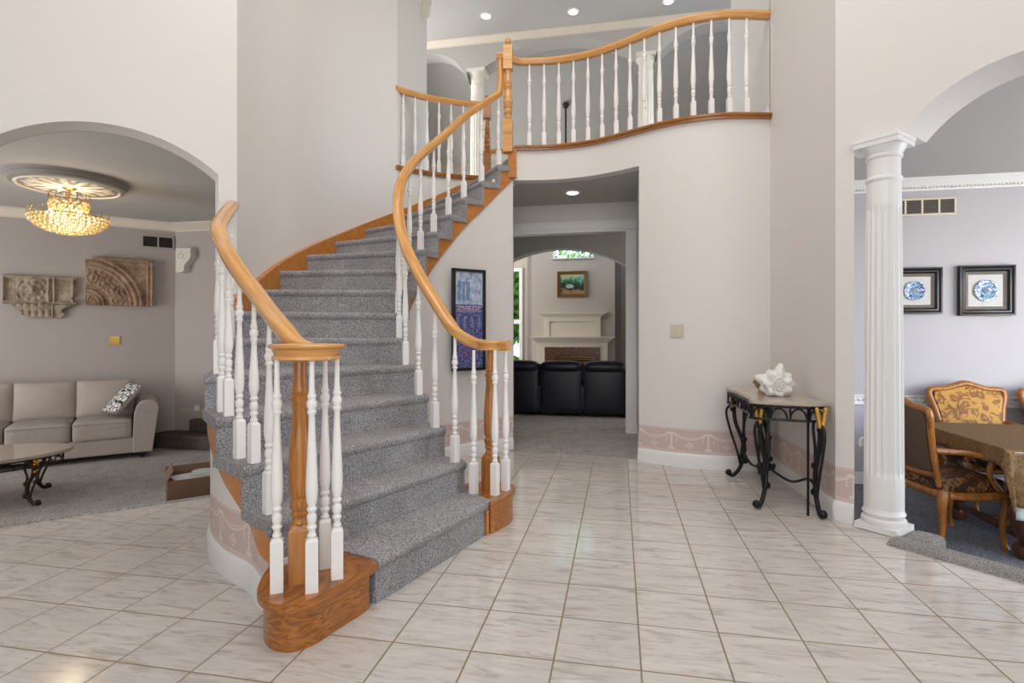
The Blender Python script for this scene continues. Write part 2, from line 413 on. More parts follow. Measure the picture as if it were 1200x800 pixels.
def thing(name, label, cat, loc=(0, 0, 0), rz=0, group=None):
    o = bpy.data.objects.new(name, None); COL.objects.link(o); o.location = loc; o.rotation_euler = (0, 0, rz)
    o.empty_display_size = .1
    bpy.context.view_layer.update()
    o.matrix_basis = Matrix.Translation(Vector(loc)) @ Matrix.Rotation(rz, 4, 'Z')
    return tag(o, label, cat, group)
def struct(o): o['kind'] = 'structure'; return o
def dup(root, loc, rz, label, group=None):
    r = root.copy(); COL.objects.link(r); r.location = loc; r.rotation_euler = (0, 0, rz); r['label'] = label
    if group: r['group'] = group
    for ch in list(root.children):
        c = ch.copy(); COL.objects.link(c); c.parent = r
        for g in list(ch.children):
            d = g.copy(); COL.objects.link(d); d.parent = c
    return r
def catmull(pts, n=8):
    pts = [Vector(p) for p in pts]; out = []
    P = [pts[0]*2-pts[1]] + pts + [pts[-1]*2-pts[-2]]
    for i in range(1, len(P)-2):
        a, b, c, d = P[i-1], P[i], P[i+1], P[i+2]
        for k in range(n):
            t = k/n
            out.append(.5*((2*b)+(c-a)*t+(2*a-5*b+4*c-d)*t*t+(3*b-a-3*c+d)*t**3))
    out.append(P[-2]); return out
def pathlen(p):
    L_ = [0]
    for i in range(1, len(p)): L_.append(L_[-1]+(Vector(p[i])-Vector(p[i-1])).length)
    return L_
def at_len(p, Ls, d):
    for i in range(1, len(p)):
        if Ls[i] >= d or i == len(p)-1:
            t = (d-Ls[i-1])/max(1e-9, Ls[i]-Ls[i-1]); return Vector(p[i-1]).lerp(Vector(p[i]), t)
def arc_outline(u0, u1, zs, zp, n=24):
    """points of a segmental arch from (u0,zs) over the crown zp to (u1,zs)"""
    hw = (u1-u0)/2; rise = zp-zs; R = (hw*hw+rise*rise)/(2*rise); cz = zp-R; cu = (u0+u1)/2; a0 = math.asin(min(1, hw/R))
    if rise > hw: a0 = PI-a0
    return [(cu+R*math.sin(-a0+2*a0*i/n), cz+R*math.cos(-a0+2*a0*i/n)) for i in range(n+1)]
def ribbon_wall(mb, pts, z0, z1, off, u0=0):
    """curved wall: pts plan polyline, z0/z1 numbers or lists, off = thickness vector function (list of offset pts)"""
    n = len(pts); Ls = pathlen(pts)
    Z0 = z0 if isinstance(z0, list) else [z0]*n; Z1 = z1 if isinstance(z1, list) else [z1]*n
    v, uv, f = [], [], []
    for i, p in enumerate(pts):
        q = off[i]
        for (pp, z) in ((p, Z0[i]), (p, Z1[i]), (q, Z1[i]), (q, Z0[i])):
            v.append((pp[0], pp[1], z)); uv.append((Ls[i]+u0, z))
    for i in range(n-1):
        for k in range(4): f.append((i*4+k, i*4+(k+1) % 4, (i+1)*4+(k+1) % 4, (i+1)*4+k))
    f.append((0, 3, 2, 1)); f.append(tuple((n-1)*4+k for k in range(4)))
    return mb.add(v, f, uv)
def offset_pts(pts, d):
    out = []
    for i, p in enumerate(pts):
        a = Vector(pts[max(i-1, 0)]); b = Vector(pts[min(i+1, len(pts)-1)]); t = (b-a); t.z = 0; t.normalize()
        out.append(Vector((p[0]+t.y*d, p[1]-t.x*d, 0)))
    return out
CROWN = [(0, 0), (.095, 0), (.095, -.018), (.075, -.03), (.06, -.055), (.035, -.075), (.03, -.085), (.012, -.1), (.012, -.118), (0, -.118)]
BASE = [(0, 0), (.016, 0), (.016, .095), (.010, .112), (.004, .122), (0, .122)]
def trim(name, pts, prof, mat, d=1):
    m = MB(); m.sweep(pts, [(x*d, z) for x, z in prof], vertical=True); return struct(m.build(name, mat, smooth=40))
# ------------------------------------------------------------------ setting
CZ, HZ, UZ, LZ = 5.85, 2.72, 3.04, -.36      # high ceiling, lower ceilings, upper floor, sunken rooms
RISE = .19
def xy(v): return (v[0], v[1])
fascia_c = [(.02, 5.51, 0), (.30, 5.50, 0), (.55, 5.45, 0), (.78, 5.35, 0), (.99, 5.20, 0), (1.17, 5.04, 0), (1.35, 4.89, 0), (1.54, 4.78, 0), (1.727, 4.715, 0), (1.92, 4.69, 0), (2.22, 4.70, 0)]
FASCIA = catmull(fascia_c, 6)
iW = 30                                             # index of (1.17,5.04)
IN = [None, (-.125, 3.205), (-.281, 3.40), (-.425, 3.53), (-.56, 3.70), (-.69, 3.90), (-.77, 4.07), (-.81, 4.21), (-.82, 4.35), (-.80, 4.52), (-.745, 4.70), (-.672, 4.89), (-.57, 5.05), (-.45, 5.18), (-.30, 5.31), (-.143, 5.41), (.02, 5.49)]
OUT = [None, (-.576, 2.36), (-1.0, 2.27), (-1.21, 2.465), (-1.44, 2.655), (-1.66, 2.94), (-1.84, 3.37), (-1.96, 3.82), (-2.01, 4.31), (-1.99, 4.68), (-1.90, 5.05), (-1.768, 5.46), (-1.565, 5.80), (-1.31, 6.10), (-1.0, 6.33), (-.67, 6.47), (-.31, 6.55)]
def curve_eval(pts, t):
    """Catmull-Rom through pts[1..]; t in step numbers"""
    n = len(pts)-1; i = max(1, min(n-1, int(math.floor(t)))); f = t-i
    g = lambda k: Vector((*pts[k], 0)) if 1 <= k <= n else (Vector((*pts[1], 0))*2-Vector((*pts[2], 0)) if k < 1 else Vector((*pts[n], 0))*2-Vector((*pts[n-1], 0)))
    a, b, c, d = g(i-1), g(i), g(i+1), g(i+2)
    return .5*((2*b)+(c-a)*f+(2*a-5*b+4*c-d)*f*f+(3*b-a-3*c+d)*f**3)
def frange(a, b, n): return [a+(b-a)*i/n for i in range(n+1)]
C1 = L(.12, 0)
# outer full-height wall of the stair, outside the tread ends
swall = [C1] + [curve_eval(OUT, t) for t in frange(8, 12.5, 18)] + [Vector((-1.2865, 6.132, 0))]
swall = [swall[0]] + [p + (p-Vector((0, 4.6, 0))).normalized()*.045 for p in swall[1:-1]] + [swall[-1]]

# floors
mo = W(-.229, 2.2577)
fpoly = [L(-4.2, 0), L(.12, 0), Vector((-2.1, 4.7, 0)), Vector((-1.8, 5.6, 0)), Vector((-1.2, 5.9, 0)), Vector((-.12, 5.50, 0)), Vector((1.19, 5.09, 0)), Vector((1.4, 4.95, 0)), Vector((2.3, 4.8, 0)),
         R0 := Rr(-.11, .01), Rr(0, .01), Rr(.02, .19), Rr(.25, .19), Rr(.25, -.185), Rr(3.2, -.185), Vector((3.95, .6, 0)), Vector((3.95, -2.25, 0)), Vector((-5.65, -2.25, 0)), Vector((-5.65, 1.5, 0))]
m = MB(); loc = Matrix.Rotation(TH, 4, 'Z') @ Matrix.Translation(-mo)
m.prism([xy(loc @ p) for p in fpoly], -.4, 0)
fl = m.build('floor', M['marble']); fl.location = mo; fl.rotation_euler = (0, 0, -TH); struct(fl)
m = MB(); m.prism([xy(p) for p in (Vector((-.2, 5.51, 0)), Vector((1.19, 5.09, 0)), Vector((1.6, 5.2, 0)), W(.6, 6.4), W(4.2, 8.6), W(4.2, 12.2), W(-4.2, 12.2), W(-4.2, 8.6), W(-3.2, 6.6), Vector((-.3, 6.65, 0)))], -.2, .006)
struct(m.build('floor_family', M['carpet_floor']))
lpoly = [L(-6, .0), L(.12, .0), Vector((-2.12, 4.6, 0)), Vector((-2.05, 5.2, 0)), Vector((-1.8, 5.8, 0)), Vector((-1.5, 6.25, 0)), Vector((-1.3, 7.05, 0)), L(-.08, 4.576), L(-6, 4.576)]
m = MB(); m.prism([xy(p) for p in lpoly], LZ-.15, LZ); struct(m.build('floor_living', M['carpet_floor']))
m = MB(); m.prism([xy(p) for p in [L(-6, .2), L(.1, .2)]+lpoly[2:]], HZ, HZ+.12); struct(m.build('ceiling_living', M['ceiling']))
dpoly = [Rr(-.3, .05), Rr(3.3, -.1), W(6.6, 1.0), W(6.6, 6.3), W(1.45, 6.3)]
m = MB(); m.prism([xy(p) for p in dpoly], LZ-.15, LZ); struct(m.build('floor_dining', M['carpet_dark']))
dcp = [Rr(-.3, .3), Rr(3.3, .3), W(6.6, 1.0), W(6.6, 6.3), W(1.45, 6.3)]
m = MB(); m.prism([xy(p) for p in dcp], HZ, HZ+.12); struct(m.build('ceiling_dining', M['ceiling']))
# upper floor / lower hall ceiling
upoly = [xy(p) for p in offset_pts(FASCIA, -.05)] + [(2.40, 6.0)] + [xy(W(4.6, 6.36)), xy(W(4.6, 8.8)), xy(W(-5.2, 8.8)), xy(W(-5.2, 6.78)), (-1.09, 7.0), (-1.2865, 6.15)] + [xy(curve_eval(OUT, t)+(curve_eval(OUT, t)-Vector((0, 4.6, 0))).normalized()*.06) for t in frange(13.2, 16, 9)]
m = MB(); m.prism(upoly, HZ, HZ+.14); struct(m.build('ceiling_hall', M['ceiling']))
m = MB(); m.prism(upoly, HZ+.14, UZ-.02); struct(m.build('floor_upper', M['carpet_floor']))
m = MB(); m.prism([(-6.2, -2.6), (4.6, -2.6), xy(W(4.7, 8.6)), xy(W(-5.3, 8.6)), (-6.2, 6)], CZ, CZ+.12); struct(m.build('ceiling', M['ceiling']))
m = MB(); m.M = Matrix(); v = [W(-4.4, 8.6, CZ), W(4.4, 8.6, CZ), W(4.4, 12.3, 4.65), W(-4.4, 12.3, 4.65)]
m.add(v + [p+Vector((0, 0, .12)) for p in v], [(3, 2, 1, 0), (4, 5, 6, 7), (0, 1, 5, 4), (1, 2, 6, 5), (2, 3, 7, 6), (3, 0, 4, 7)]); struct(m.build('ceiling_family', M['ceiling_family']))

# foyer left arch wall (living room opening)
def lwall(mb, zc):
    arc = arc_outline(-1.24, 0, 2.318, 2.548)
    mb.panel(lambda u, d, z: L(u, d, z), [(-4.2, LZ)] + [(-1.24, LZ)] + arc + [(0, LZ), (.12, LZ), (.12, zc), (-4.2, zc)], .2)
m = MB(); lwall(m, CZ); struct(m.build('wall_left', M['wallpaper']))
# right wall with the column opening to the dining room
m = MB(); arc = arc_outline(.26, 1.28, 2.333, 2.572)
m.panel(lambda u, d, z: Rr(u, d, z), [(-.11, 2.333), (.26, 2.333)] + arc + [(1.55, 2.333), (1.55, LZ), (3.2, LZ), (3.2, CZ), (-.11, CZ)], .33)
struct(m.build('wall_right', M['wallpaper']))
m = MB(); pp_ = [Rr(-.11, 0), Rr(0, 0), Rr(-.012, .012), Rr(-.19, .30)]; ribbon_wall(m, pp_, 0, 2.333, [Rr(-.112, .02), Rr(-.03, .02), Rr(-.05, .04), Rr(-.25, .27)], -.11)
struct(m.build('wall_right_pier', M['wallpaper']))
# straight wall beside the console, running on above the balcony
m = MB(); q0, q1, q2 = Rr(-.11, 0), Vector((2.22, 4.70, 0)), Vector((2.40, 6.0, 0))
ribbon_wall(m, [q0, q1, q1 + (q2-q1)*.02], 0, CZ, offset_pts([q0, q1, q1+(q2-q1)*.02], .09))
struct(m.build('wall_console', M['wallpaper']))
m = MB(); ribbon_wall(m, [q1, q2], UZ-.02, CZ, offset_pts([q1, q2], .2), 1.3); struct(m.build('wall_upper_right', M['wallpaper']))
# curved wall below the balcony and the balcony fascia
m = MB(); p = FASCIA[iW:]; ribbon_wall(m, p, 0, UZ-.02, offset_pts(p, -.12)); struct(m.build('wall_switch', M['wallpaper'], smooth=30))
m = MB(); p = FASCIA[:iW+1]; ribbon_wall(m, p, HZ-.004, UZ-.02, offset_pts(p, -.12)); struct(m.build('wall_balcony', M['wallpaper'], smooth=30))
# full-height curved stair wall and hall wall above
m = MB(); ribbon_wall(m, swall, 0, CZ, offset_pts(swall, -.12)); struct(m.build('wall_stair', M['wallpaper'], smooth=30))
m = MB(); p = [Vector((-1.2865, 6.132, 0)), Vector((-1.09, 7.0, 0)), Vector((-4.2, 7.6, 0))]; ribbon_wall(m, p, UZ-.02, CZ, offset_pts(p, -.12)); struct(m.build('wall_upper_left', M['wallpaper']))
m = MB(); p = [Vector((-1.2865, 6.132, 0))] + [curve_eval(OUT, t)+(curve_eval(OUT, t)-Vector((0, 4.6, 0))).normalized()*.02 for t in frange(13.2, 16, 9)] + [Vector((-.13, 6.56, 0))]
ribbon_wall(m, p, 0, UZ-.02, offset_pts(p, -.1)); struct(m.build('wall_under_landing', M['wallpaper'], smooth=30))
# lower hall walls
m = MB(); p = [Vector((-.10, 5.49, 0)), Vector((-.1255, 6.70, 0))]; ribbon_wall(m, p, 0, HZ, offset_pts(p, -.1)); struct(m.build('wall_hall_left', M['wallpaper']))
m = MB(); p = [Vector((1.175, 5.05, 0)), Vector((1.467, 6.40, 0))]; ribbon_wall(m, p, 0, HZ, offset_pts(p, .1)); struct(m.build('wall_hall_right', M['wallpaper']))
m = MB(); m.panel(lambda u, d, z: W(u, 6.56+d, z), [(-1.42, 0), (-1.30, 0), (-1.30, 2.40), (.098, 2.40), (.098, 0), (.23, 0), (.23, HZ), (-1.42, HZ)], .12); struct(m.build('wall_hall_back', M['wallpaper']))
m = MB()
for x0, x1, z0, z1 in ((-1.41, -1.30, 0, 2.51), (.098, .208, 0, 2.51), (-1.30, .098, 2.40, 2.51)):
    m.M = Matrix.Translation(W(0, 6.56)) @ Matrix.Rotation(ANG_B, 4, 'Z'); m.box(x0, x1, -.028, .0, z0, z1)
    if z0 == 0: m.box(x0+.012, x1-.012, -.038, -.02, .2, z1-.12)
    else: m.box(x0+.01, x1-.01, -.04, -.02, z0+.015, z1-.02)
for x in (-1.355, .153): m.box(x-.058, x+.058, -.042, -.01, 2.395, 2.515)
m.box(-1.31, -1.285, -.02, .14, 0, 2.4); m.box(.083, .108, -.02, .14, 0, 2.4); m.box(-1.3, .098, -.02, .14, 2.375, 2.4)
struct(m.build('trim_1', M['white'], smooth=None))
# second arched wall and the arcade over it
m = MB(); arc = arc_outline(-2.05, .25, 2.12, 2.506)
m.panel(lambda u, d, z: W(u, 8.535+d, z), [(-4.2, 0), (-2.05, 0)] + arc + [(.25, 0), (4.2, 0), (4.2, HZ), (-4.2, HZ)], .25); struct(m.build('wall_arch', M['ceiling_family']))
m = MB(); o = [(-5.3, 5.39), (-3.62, 5.39)] + arc_outline(-3.6, -2.38, 5.22, 5.68) + [(-2.375, 5.39), (-2.08, 5.39)] + arc_outline(-2.07, .245, 5.39, 5.70) + [(.25, 5.39), (.56, 5.39)] + arc_outline(.565, 2.3, 5.30, 5.72) + [(2.31, 5.39), (4.7, 5.39), (4.7, CZ), (-5.3, CZ)]
m.panel(lambda u, d, z: W(u, 8.40+d, z), o, .3); struct(m.build('wall_arcade', M['ceiling_family']))
m = MB()
for a, b in ((-5.3, -3.6), (2.3, 4.7)): m.panel(lambda u, d, z: W(u, 8.40+d, z), [(a, UZ-.02), (b, UZ-.02), (b, 5.39), (a, 5.39)], .3)
struct(m.build('wall_arcade_piers', M['ceiling_family']))
# family room walls
m = MB(); m.panel(lambda u, d, z: W(u, 11.5+d, z), [(-4.2, 0), (-3.3, 0), (-3.3, 2.55), (-2.02, 2.55), (-2.02, 0), (-1.32, 0), (-1.32, 5.1), (-4.2, 5.1)], .12)
for z0, z1 in ((0, 2.68), (3.72, 5.1)): m.panel(lambda u, d, z: W(u, 11.5+d, z), [(-1.32, z0), (-.48, z0), (-.48, z1), (-1.32, z1)], .12)
m.panel(lambda u, d, z: W(u, 11.5+d, z), [(-.48, 0), (4.2, 0), (4.2, 5.1), (-.48, 5.1)], .12)
struct(m.build('wall_back', M['family']))
m = MB(); m.panel(lambda u, d, z: W(u, 11.5+d, z), [(-3.3, 0), (-2.02, 0), (-2.02, .5), (-3.3, .5)], .12); struct(m.build('wall_back_sill', M['family']))
m = MB(); m.panel(lambda u, d, z: W(u, 11.03+d, z), [(-1.747, 0), (-.0735, 0), (-.0735, 2.70), (-1.747, 2.70)], .47)
m.panel(lambda u, d, z: W(u, 11.03+d, z), [(-1.747, 2.70), (-1.30, 2.70), (-1.30, 3.7), (-.5, 3.7), (-.5, 2.7), (-.0735, 2.7), (-.0735, 5.2), (-1.747, 5.2)], .47)
struct(m.build('wall_chimney', M['family']))
m = MB()
for a, b in ((-1.87, -1.747), (-.0735, .05)): m.panel(lambda u, d, z: W(u, 11.25+d, z), [(a, 0), (b, 0), (b, 5.0), (a, 5.0)], .25)
struct(m.build('wall_chimney_recess', M['taupe_dark']))
m = MB()
for x in (-4.2, 4.1): m.panel(lambda u, d, z: W(x+d, u, z), [(8.6, 0), (12.0, 0), (12.0, 5.85), (8.6, 5.85)], .1)
m.panel(lambda u, d, z: W(u, 6.9+d, z), [(-4.2, 0), (-1.42, 0), (-1.42, HZ), (-4.2, HZ)], .1); m.panel(lambda u, d, z: W(u, 6.9+d, z), [(.23, 0), (4.2, 0), (4.2, HZ), (.23, HZ)], .1)
for x in (-4.2, 4.1): m.panel(lambda u, d, z: W(x+d, u, z), [(6.9, 0), (8.6, 0), (8.6, HZ), (6.9, HZ)], .1)
struct(m.build('wall_family_sides', M['family']))
# living room walls
m = MB(); m.panel(lambda u, d, z: L(u, 4.576+d, z), [(-6, LZ), (-.08, LZ), (-.08, HZ), (-6, HZ)], .12); struct(m.build('wall_living_back', M['taupe']))
cor = L(-.08, 4.576); kb = cor.dot(B); ka = cor.dot(A)
m = MB(); m.panel(lambda u, d, z: W(kb+u, ka+d, z), [(0, LZ), (3.4, LZ), (3.4, HZ), (0, HZ)], .12); struct(m.build('wall_living_right', M['taupe']))
m = MB(); p = [L(-5.95, .2), L(-5.95, 4.58)]; ribbon_wall(m, p, LZ, HZ, offset_pts(p, -.1)); struct(m.build('wall_living_left', M['taupe']))
m = MB(); m.M = Matrix.Translation(L(0, .2)) @ Matrix.Rotation(ANG_L, 4, 'Z')
m.panel(lambda u, d, z: (u, d, z), [(-6, LZ), (-1.24, LZ)] + arc_outline(-1.24, 0, 2.318, 2.548) + [(0, LZ), (.12, LZ), (.12, HZ), (-6, HZ)], .012); struct(m.build('wall_living_front', M['taupe']))
# dining room walls
m = MB(); m.panel(lambda u, d, z: W(u, 6.17+d, z), [(1.5, LZ), (6.6, LZ), (6.6, HZ), (1.5, HZ)], .12); struct(m.build('wall_dining_back', M['dining']))
m = MB(); m.panel(lambda u, d, z: W(1.5+d, u, z), [(4.08, LZ), (6.17, LZ), (6.17, HZ), (4.08, HZ)], .06); m.panel(lambda u, d, z: W(6.5+d, u, z), [(1, LZ), (6.17, LZ), (6.17, HZ), (1, HZ)], .1); struct(m.build('wall_dining_sides', M['dining']))
# entrance side, behind the camera
m = MB(); m.panel(lambda u, d, z: Vector((u, -2.2-d, z)), [(-5.65, 0), (4.0, 0), (4.0, CZ), (-5.65, CZ)], .15)
for x in (-5.65, 3.9): m.panel(lambda u, d, z: Vector((x+d, u, z)), [(-2.2, 0), (1.6 if x < 0 else .75, 0), (1.6 if x < 0 else .75, CZ), (-2.2, CZ)], .1)
struct(m.build('wall_front', M['wallpaper']))
# crown mouldings
trim('trim_2', [L(-5.9, 4.576, HZ), L(-.08, 4.576, HZ), W(kb+3.3, ka, HZ)], CROWN, M['cream'])
trim('trim_3', [W(1.56, 4, HZ), W(1.56, 6.17, HZ), W(6.5, 6.17, HZ)], CROWN, M['white'])
trim('trim_4', [W(-5.2, 8.40, CZ), W(4.6, 8.40, CZ)], [(x*.8, z*.85) for x, z in CROWN], M['cream'])
m = MB(); m.M = Matrix.Translation(W(0, 6.17)) @ Matrix.Rotation(ANG_B, 4, 'Z')
for i in range(150): m.box(1.62+i*.033, 1.637+i*.033, -.045, -.0, HZ-.10, HZ-.086)
struct(m.build('trim_5', M['white']))
# chair rail of the dining room, with small beads
m = MB(); m.M = Matrix.Translation(W(0, 6.17)) @ Matrix.Rotation(ANG_B, 4, 'Z')
m.box(1.56, 6.5, -.014, 0, .465, .535); m.box(1.56, 6.5, -.03, 0, .535, .55); m.box(1.56, 6.5, -.024, 0, .45, .465)
for i in range(110): m.ball((1.6+i*.045, -.014, .5), .018, 6, 4)
struct(m.build('trim_6', M['white']))
# baseboards
def base(name, pts, d=1, mat='white', z=0): return trim(name, [Vector((p[0], p[1], z)) for p in pts], BASE, M[mat], d)
base('baseboard_switch', FASCIA[iW:]); base('baseboard_console', [q1, q0]); base('baseboard_right', [q0, Rr(0, 0)])
base('baseboard_left', [L(-4.2, 0), L(-1.24, 0)]); base('baseboard_hall_left', [(-.10, 5.49), (-.1255, 6.70)]); base('baseboard_hall_right', [W(.23, 6.5), Vector((1.175, 5.05, 0))])
base('baseboard_living', [L(-5.9, 4.576), L(-.08, 4.576), W(kb+.12, ka)], 1, 'taupe', LZ); base('baseboard_living_steps', [W(kb+.10, ka), W(kb+3.2, ka)], 1, 'taupe', .0)
base('baseboard_dining', [W(1.56, 6.17), W(6.4, 6.17)], 1, 'white', LZ); base('baseboard_upper', [q2, q1+Vector((0, .02, 0))], 1, 'white', UZ-.02)
# dining room carpeted edge and riser
m = MB(); n = 10
edge = [(-.205, -.02), (-.20, .004), (-.185, .016), (-.16, .022), (-.05, .022), (-.03, .012), (-.022, -.01), (-.03, -.04), (-.045, -.05), (-.045, -.19), (.22, -.19), (.24, -.21), (.22, -.24), (.21, LZ), (-.2, LZ)]
pr = [Rr(0, a, 0) for a, z in edge]
m.panel(lambda u, d, z: Rr(.255+d, u, z), edge, 2.95)
m2 = MB(); m2.rbox((0, 0, 0), (.16, .2, .1), .7); 
for i, q in enumerate(m2.v): m.add([Rr(.33+q.x, .10+q.y, -.035+q.z)], [])
base_i = len(m.v)-len(m2.v)
for f in m2.f: m.f.append([base_i+i for i in f]); m.fm.append(0)
struct(m.build('floor_step_dining', M['carpet_dining_edge'], smooth=50))
m = MB(); e2 = [(0, .008), (.03, .008), (.04, 0), (.045, -.03), (.05, -.18), (.32, -.18), (.335, -.2), (.32, LZ), (0, LZ)]
m.panel(lambda u, d, z: L(-1.24+d, u, z), e2, 1.24); struct(m.build('floor_step_living', M['carpet_floor']))
# steps rising at the far side of the living room
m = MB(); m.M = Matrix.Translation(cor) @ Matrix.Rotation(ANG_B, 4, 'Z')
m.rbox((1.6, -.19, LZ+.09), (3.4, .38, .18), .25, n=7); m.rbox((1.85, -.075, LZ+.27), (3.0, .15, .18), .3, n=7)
struct(m.build('floor_step_far', M['carpet_step_shaded'], smooth=50))
# windows of the family room
def window(name, x0, x1, z0, z1, y, cols, rows, tr=.07, rail=None):
    m = MB(); m.M = Matrix.Translation(W(0, y)) @ Matrix.Rotation(ANG_B, 4, 'Z')
    for a, b, c, d in ((x0-tr, x0, z0-tr, z1+tr), (x1, x1+tr, z0-tr, z1+tr), (x0, x1, z1, z1+tr), (x0, x1, z0-tr, z0)): m.box(a, b, -.02, .04, c, d)
    m.box(x0-tr-.02, x1+tr+.02, -.05, .04, z0-.03, z0)
    for i in range(1, cols): x = x0+(x1-x0)*i/cols; m.box(x-.012, x+.012, .03, .05, z0, z1)
    for i in range(1, rows): z = z0+(z1-z0)*i/rows; m.box(x0, x1, .03, .05, z-.012, z+.012)
    if rail: m.box(x0, x1, .02, .055, rail-.045, rail+.045)
    o = struct(m.build(name, M['white'])); g = MB(); g.M = m.M; g.box(x0, x1, .056, .06, z0, z1); struct(g.build('glass', M['glass'], o))
window('window_1', -3.26, -2.08, .52, 2.50, 11.48, 1, 1, .07, 1.43)
window('window_2', -1.28, -.52, 2.70, 3.66, 11.02, 5, 5, .03)
# ------------------------------------------------------------------ staircase
sbase = Vector((-1.0, 4.4, 0))
st = thing('staircase', 'curved oak staircase with grey carpeted treads sweeping up to the balcony', 'staircase', sbase)
V3 = lambda p: Vector((p[0], p[1], 0))
for k in range(1, 16):
    z = k*RISE + (.007 if k == 1 else 0); m = MB(); ns = 8
    i0, i1, o0, o1 = V3(IN[k]), V3(IN[k+1]), V3(OUT[k]), V3(OUT[k+1])
    if k == 1: i1, o1 = V3(IN[2]), Vector((-.84, 2.50, 0))
    def loft(prof, sa, sb):
        v, f = [], []; np_ = len(prof)
        for j in range(ns+1):
            s = sa+(sb-sa)*j/ns; N, N2 = i0.lerp(o0, s), i1.lerp(o1, s); G = (N2-N).length; g = (N2-N)/G
            for a, zz in prof:
                q = N + g*(a if a < .5 else G+a-1); v.append((q.x, q.y, zz))
        for j in range(ns):
            for i in range(np_): f.append((j*np_+i, j*np_+(i+1) % np_, (j+1)*np_+(i+1) % np_, (j+1)*np_+i))
        f.append(tuple(range(np_))); f.append(tuple(ns*np_+i for i in range(np_-1, -1, -1))); m.add(v, f)
    w_ = (o0-i0).length; e = .045/w_
    # noses bulge; the upper face runs under the next riser
    loft([(.022, z-.062), (.010, z-.052), (.001, z-.038), (-.003, z-.024), (.0, z-.012), (.007, z-.004), (.018, z), (1.03, z), (1.03, z-.05)], 0, 1)
    zl = z-RISE if k > 1 else .0
    if k > 1: loft([(.010, zl), (.014, z-.045), (.036, z-.045), (.036, zl)], .004, .996 if k < 8 else 1)
    loft([(.014, zl), (.018, z-.045), (1.03, z-.045), (1.03, zl)], e*.5 if k == 1 else e, 1-(e if 1 < k < 8 else 0))
    m.build('carpeted_step', M['carpet'], st, True, smooth=35)
def noseline(t): return t*RISE
def inset(pts, t, d):
    p = curve_eval(pts, t); q = curve_eval(OUT if pts is IN else IN, t); return p + (q-p).normalized()*d
def stringer(pts, ks, dep, name):
    m = MB()
    for k in ks:
        ts = frange(k+(.09 if k > 1 else 0), min(k+1.09, 16), 4); P = [inset(pts, t, .018) for t in ts]; Q = [inset(pts, t, .048) for t in ts]
        ribbon_wall(m, P, [noseline(t)-dep(t) for t in ts], [max(k*RISE-.045, noseline(t)-dep(t)+.002) for t in ts], Q, k*.4)
    return m.build(name, M['oak_board'], st, True)
def lerp_tab(tab, t):
    for (a, x), (b, y) in zip(tab, tab[1:]):
        if a <= t <= b: return x+(y-x)*(t-a)/(b-a)
    return tab[0][1] if t < tab[0][0] else tab[-1][1]
dep_in = lambda t: lerp_tab([(1, .19), (3, .26), (6, .29), (8, .27), (10, .305), (16, .31)], t)
dep_out = lambda t: lerp_tab([(2, .19), (3, .25), (4, .27), (8, .27)], t)
stringer(IN, range(1, 16), dep_in, 'inner_stringer'); stringer(OUT, range(2, 8), dep_out, 'outer_stringer')
m = MB(); ts = frange(15.7, 16.25, 3)      # end block of the stringer at the top newel
m.prism([(-.04, 5.475), (.045, 5.462), (.045, 5.54), (-.04, 5.55)], 2.735, 3.02); m.build('stringer_end', M['oak_board'], st, True)
# skirt board against the full-height wall
m = MB(); ts = frange(7.15, 15.9, 50)
def onwall(t, d):
    p = curve_eval(OUT, t); return p + (p-Vector((0, 4.6, 0))).normalized()*d
P = [onwall(t, -.002) for t in ts]; Q = [onwall(t, .043) for t in ts]
ribbon_wall(m, P, [noseline(t)-.25 for t in ts], [noseline(t)+.055 for t in ts], Q); m.build('skirt_board', M['oak_board'], st, True, smooth=30)
# walls under the flight
m = MB(); ts = frange(1.6, 16, 56); P = [inset(IN, t, .034) for t in ts]; ribbon_wall(m, P, 0, [max(.05, noseline(t)-dep_in(t)+.02) for t in ts], [inset(IN, t, .10) for t in ts]); struct(m.build('wall_under_stair_inner', M['wallpaper'], smooth=30))
m = MB(); ts = frange(2, 7.95, 30); P = [inset(OUT, t, .034) for t in ts]; ribbon_wall(m, P, 0, [noseline(t)-dep_out(t)+.02 for t in ts], [inset(OUT, t, .10) for t in ts]); struct(m.build('wall_under_stair_outer', M['wallpaper'], smooth=30))
base('baseboard_stair_outer', [inset(OUT, t, .034) for t in frange(2.1, 7.9, 24)], -1); base('baseboard_stair_inner', [inset(IN, t, .034) for t in frange(2.3, 16, 40)], 1)
# starting-step plinths
def plinth(outline, name):
    r = MB(); pts = catmull([Vector((*p, 0)) for p in outline], 5); cen = sum(pts, Vector())/len(pts)
    r.prism([xy(cen.lerp(p, .88)) for p in pts], 0, .155)
    for z0, z1, s in ((.150, .158, .955), (.158, .182, 1.0), (.182, .19, .985)): r.prism([xy(cen.lerp(p, s)) for p in pts], z0, z1)
    return r.build(name, M['plinth'], st, True, smooth=40)
plinth([(-.60, 2.37), (-.580, 2.330), (-.671, 2.151), (-.729, 2.04), (-.80, 1.98), (-.889, 1.995), (-.964, 2.07), (-1.005, 2.18), (-1.03, 2.33), (-1.02, 2.45), (-.86, 2.56), (-.72, 2.47)], 'starting_plinth')
plinth([(-.14, 3.20), (-.12, 3.17), (-.05, 3.27), (.005, 3.38), (.022, 3.48), (.0, 3.58), (-.07, 3.64), (-.17, 3.65), (-.30, 3.60), (-.30, 3.44), (-.24, 3.32)], 'starting_plinth')

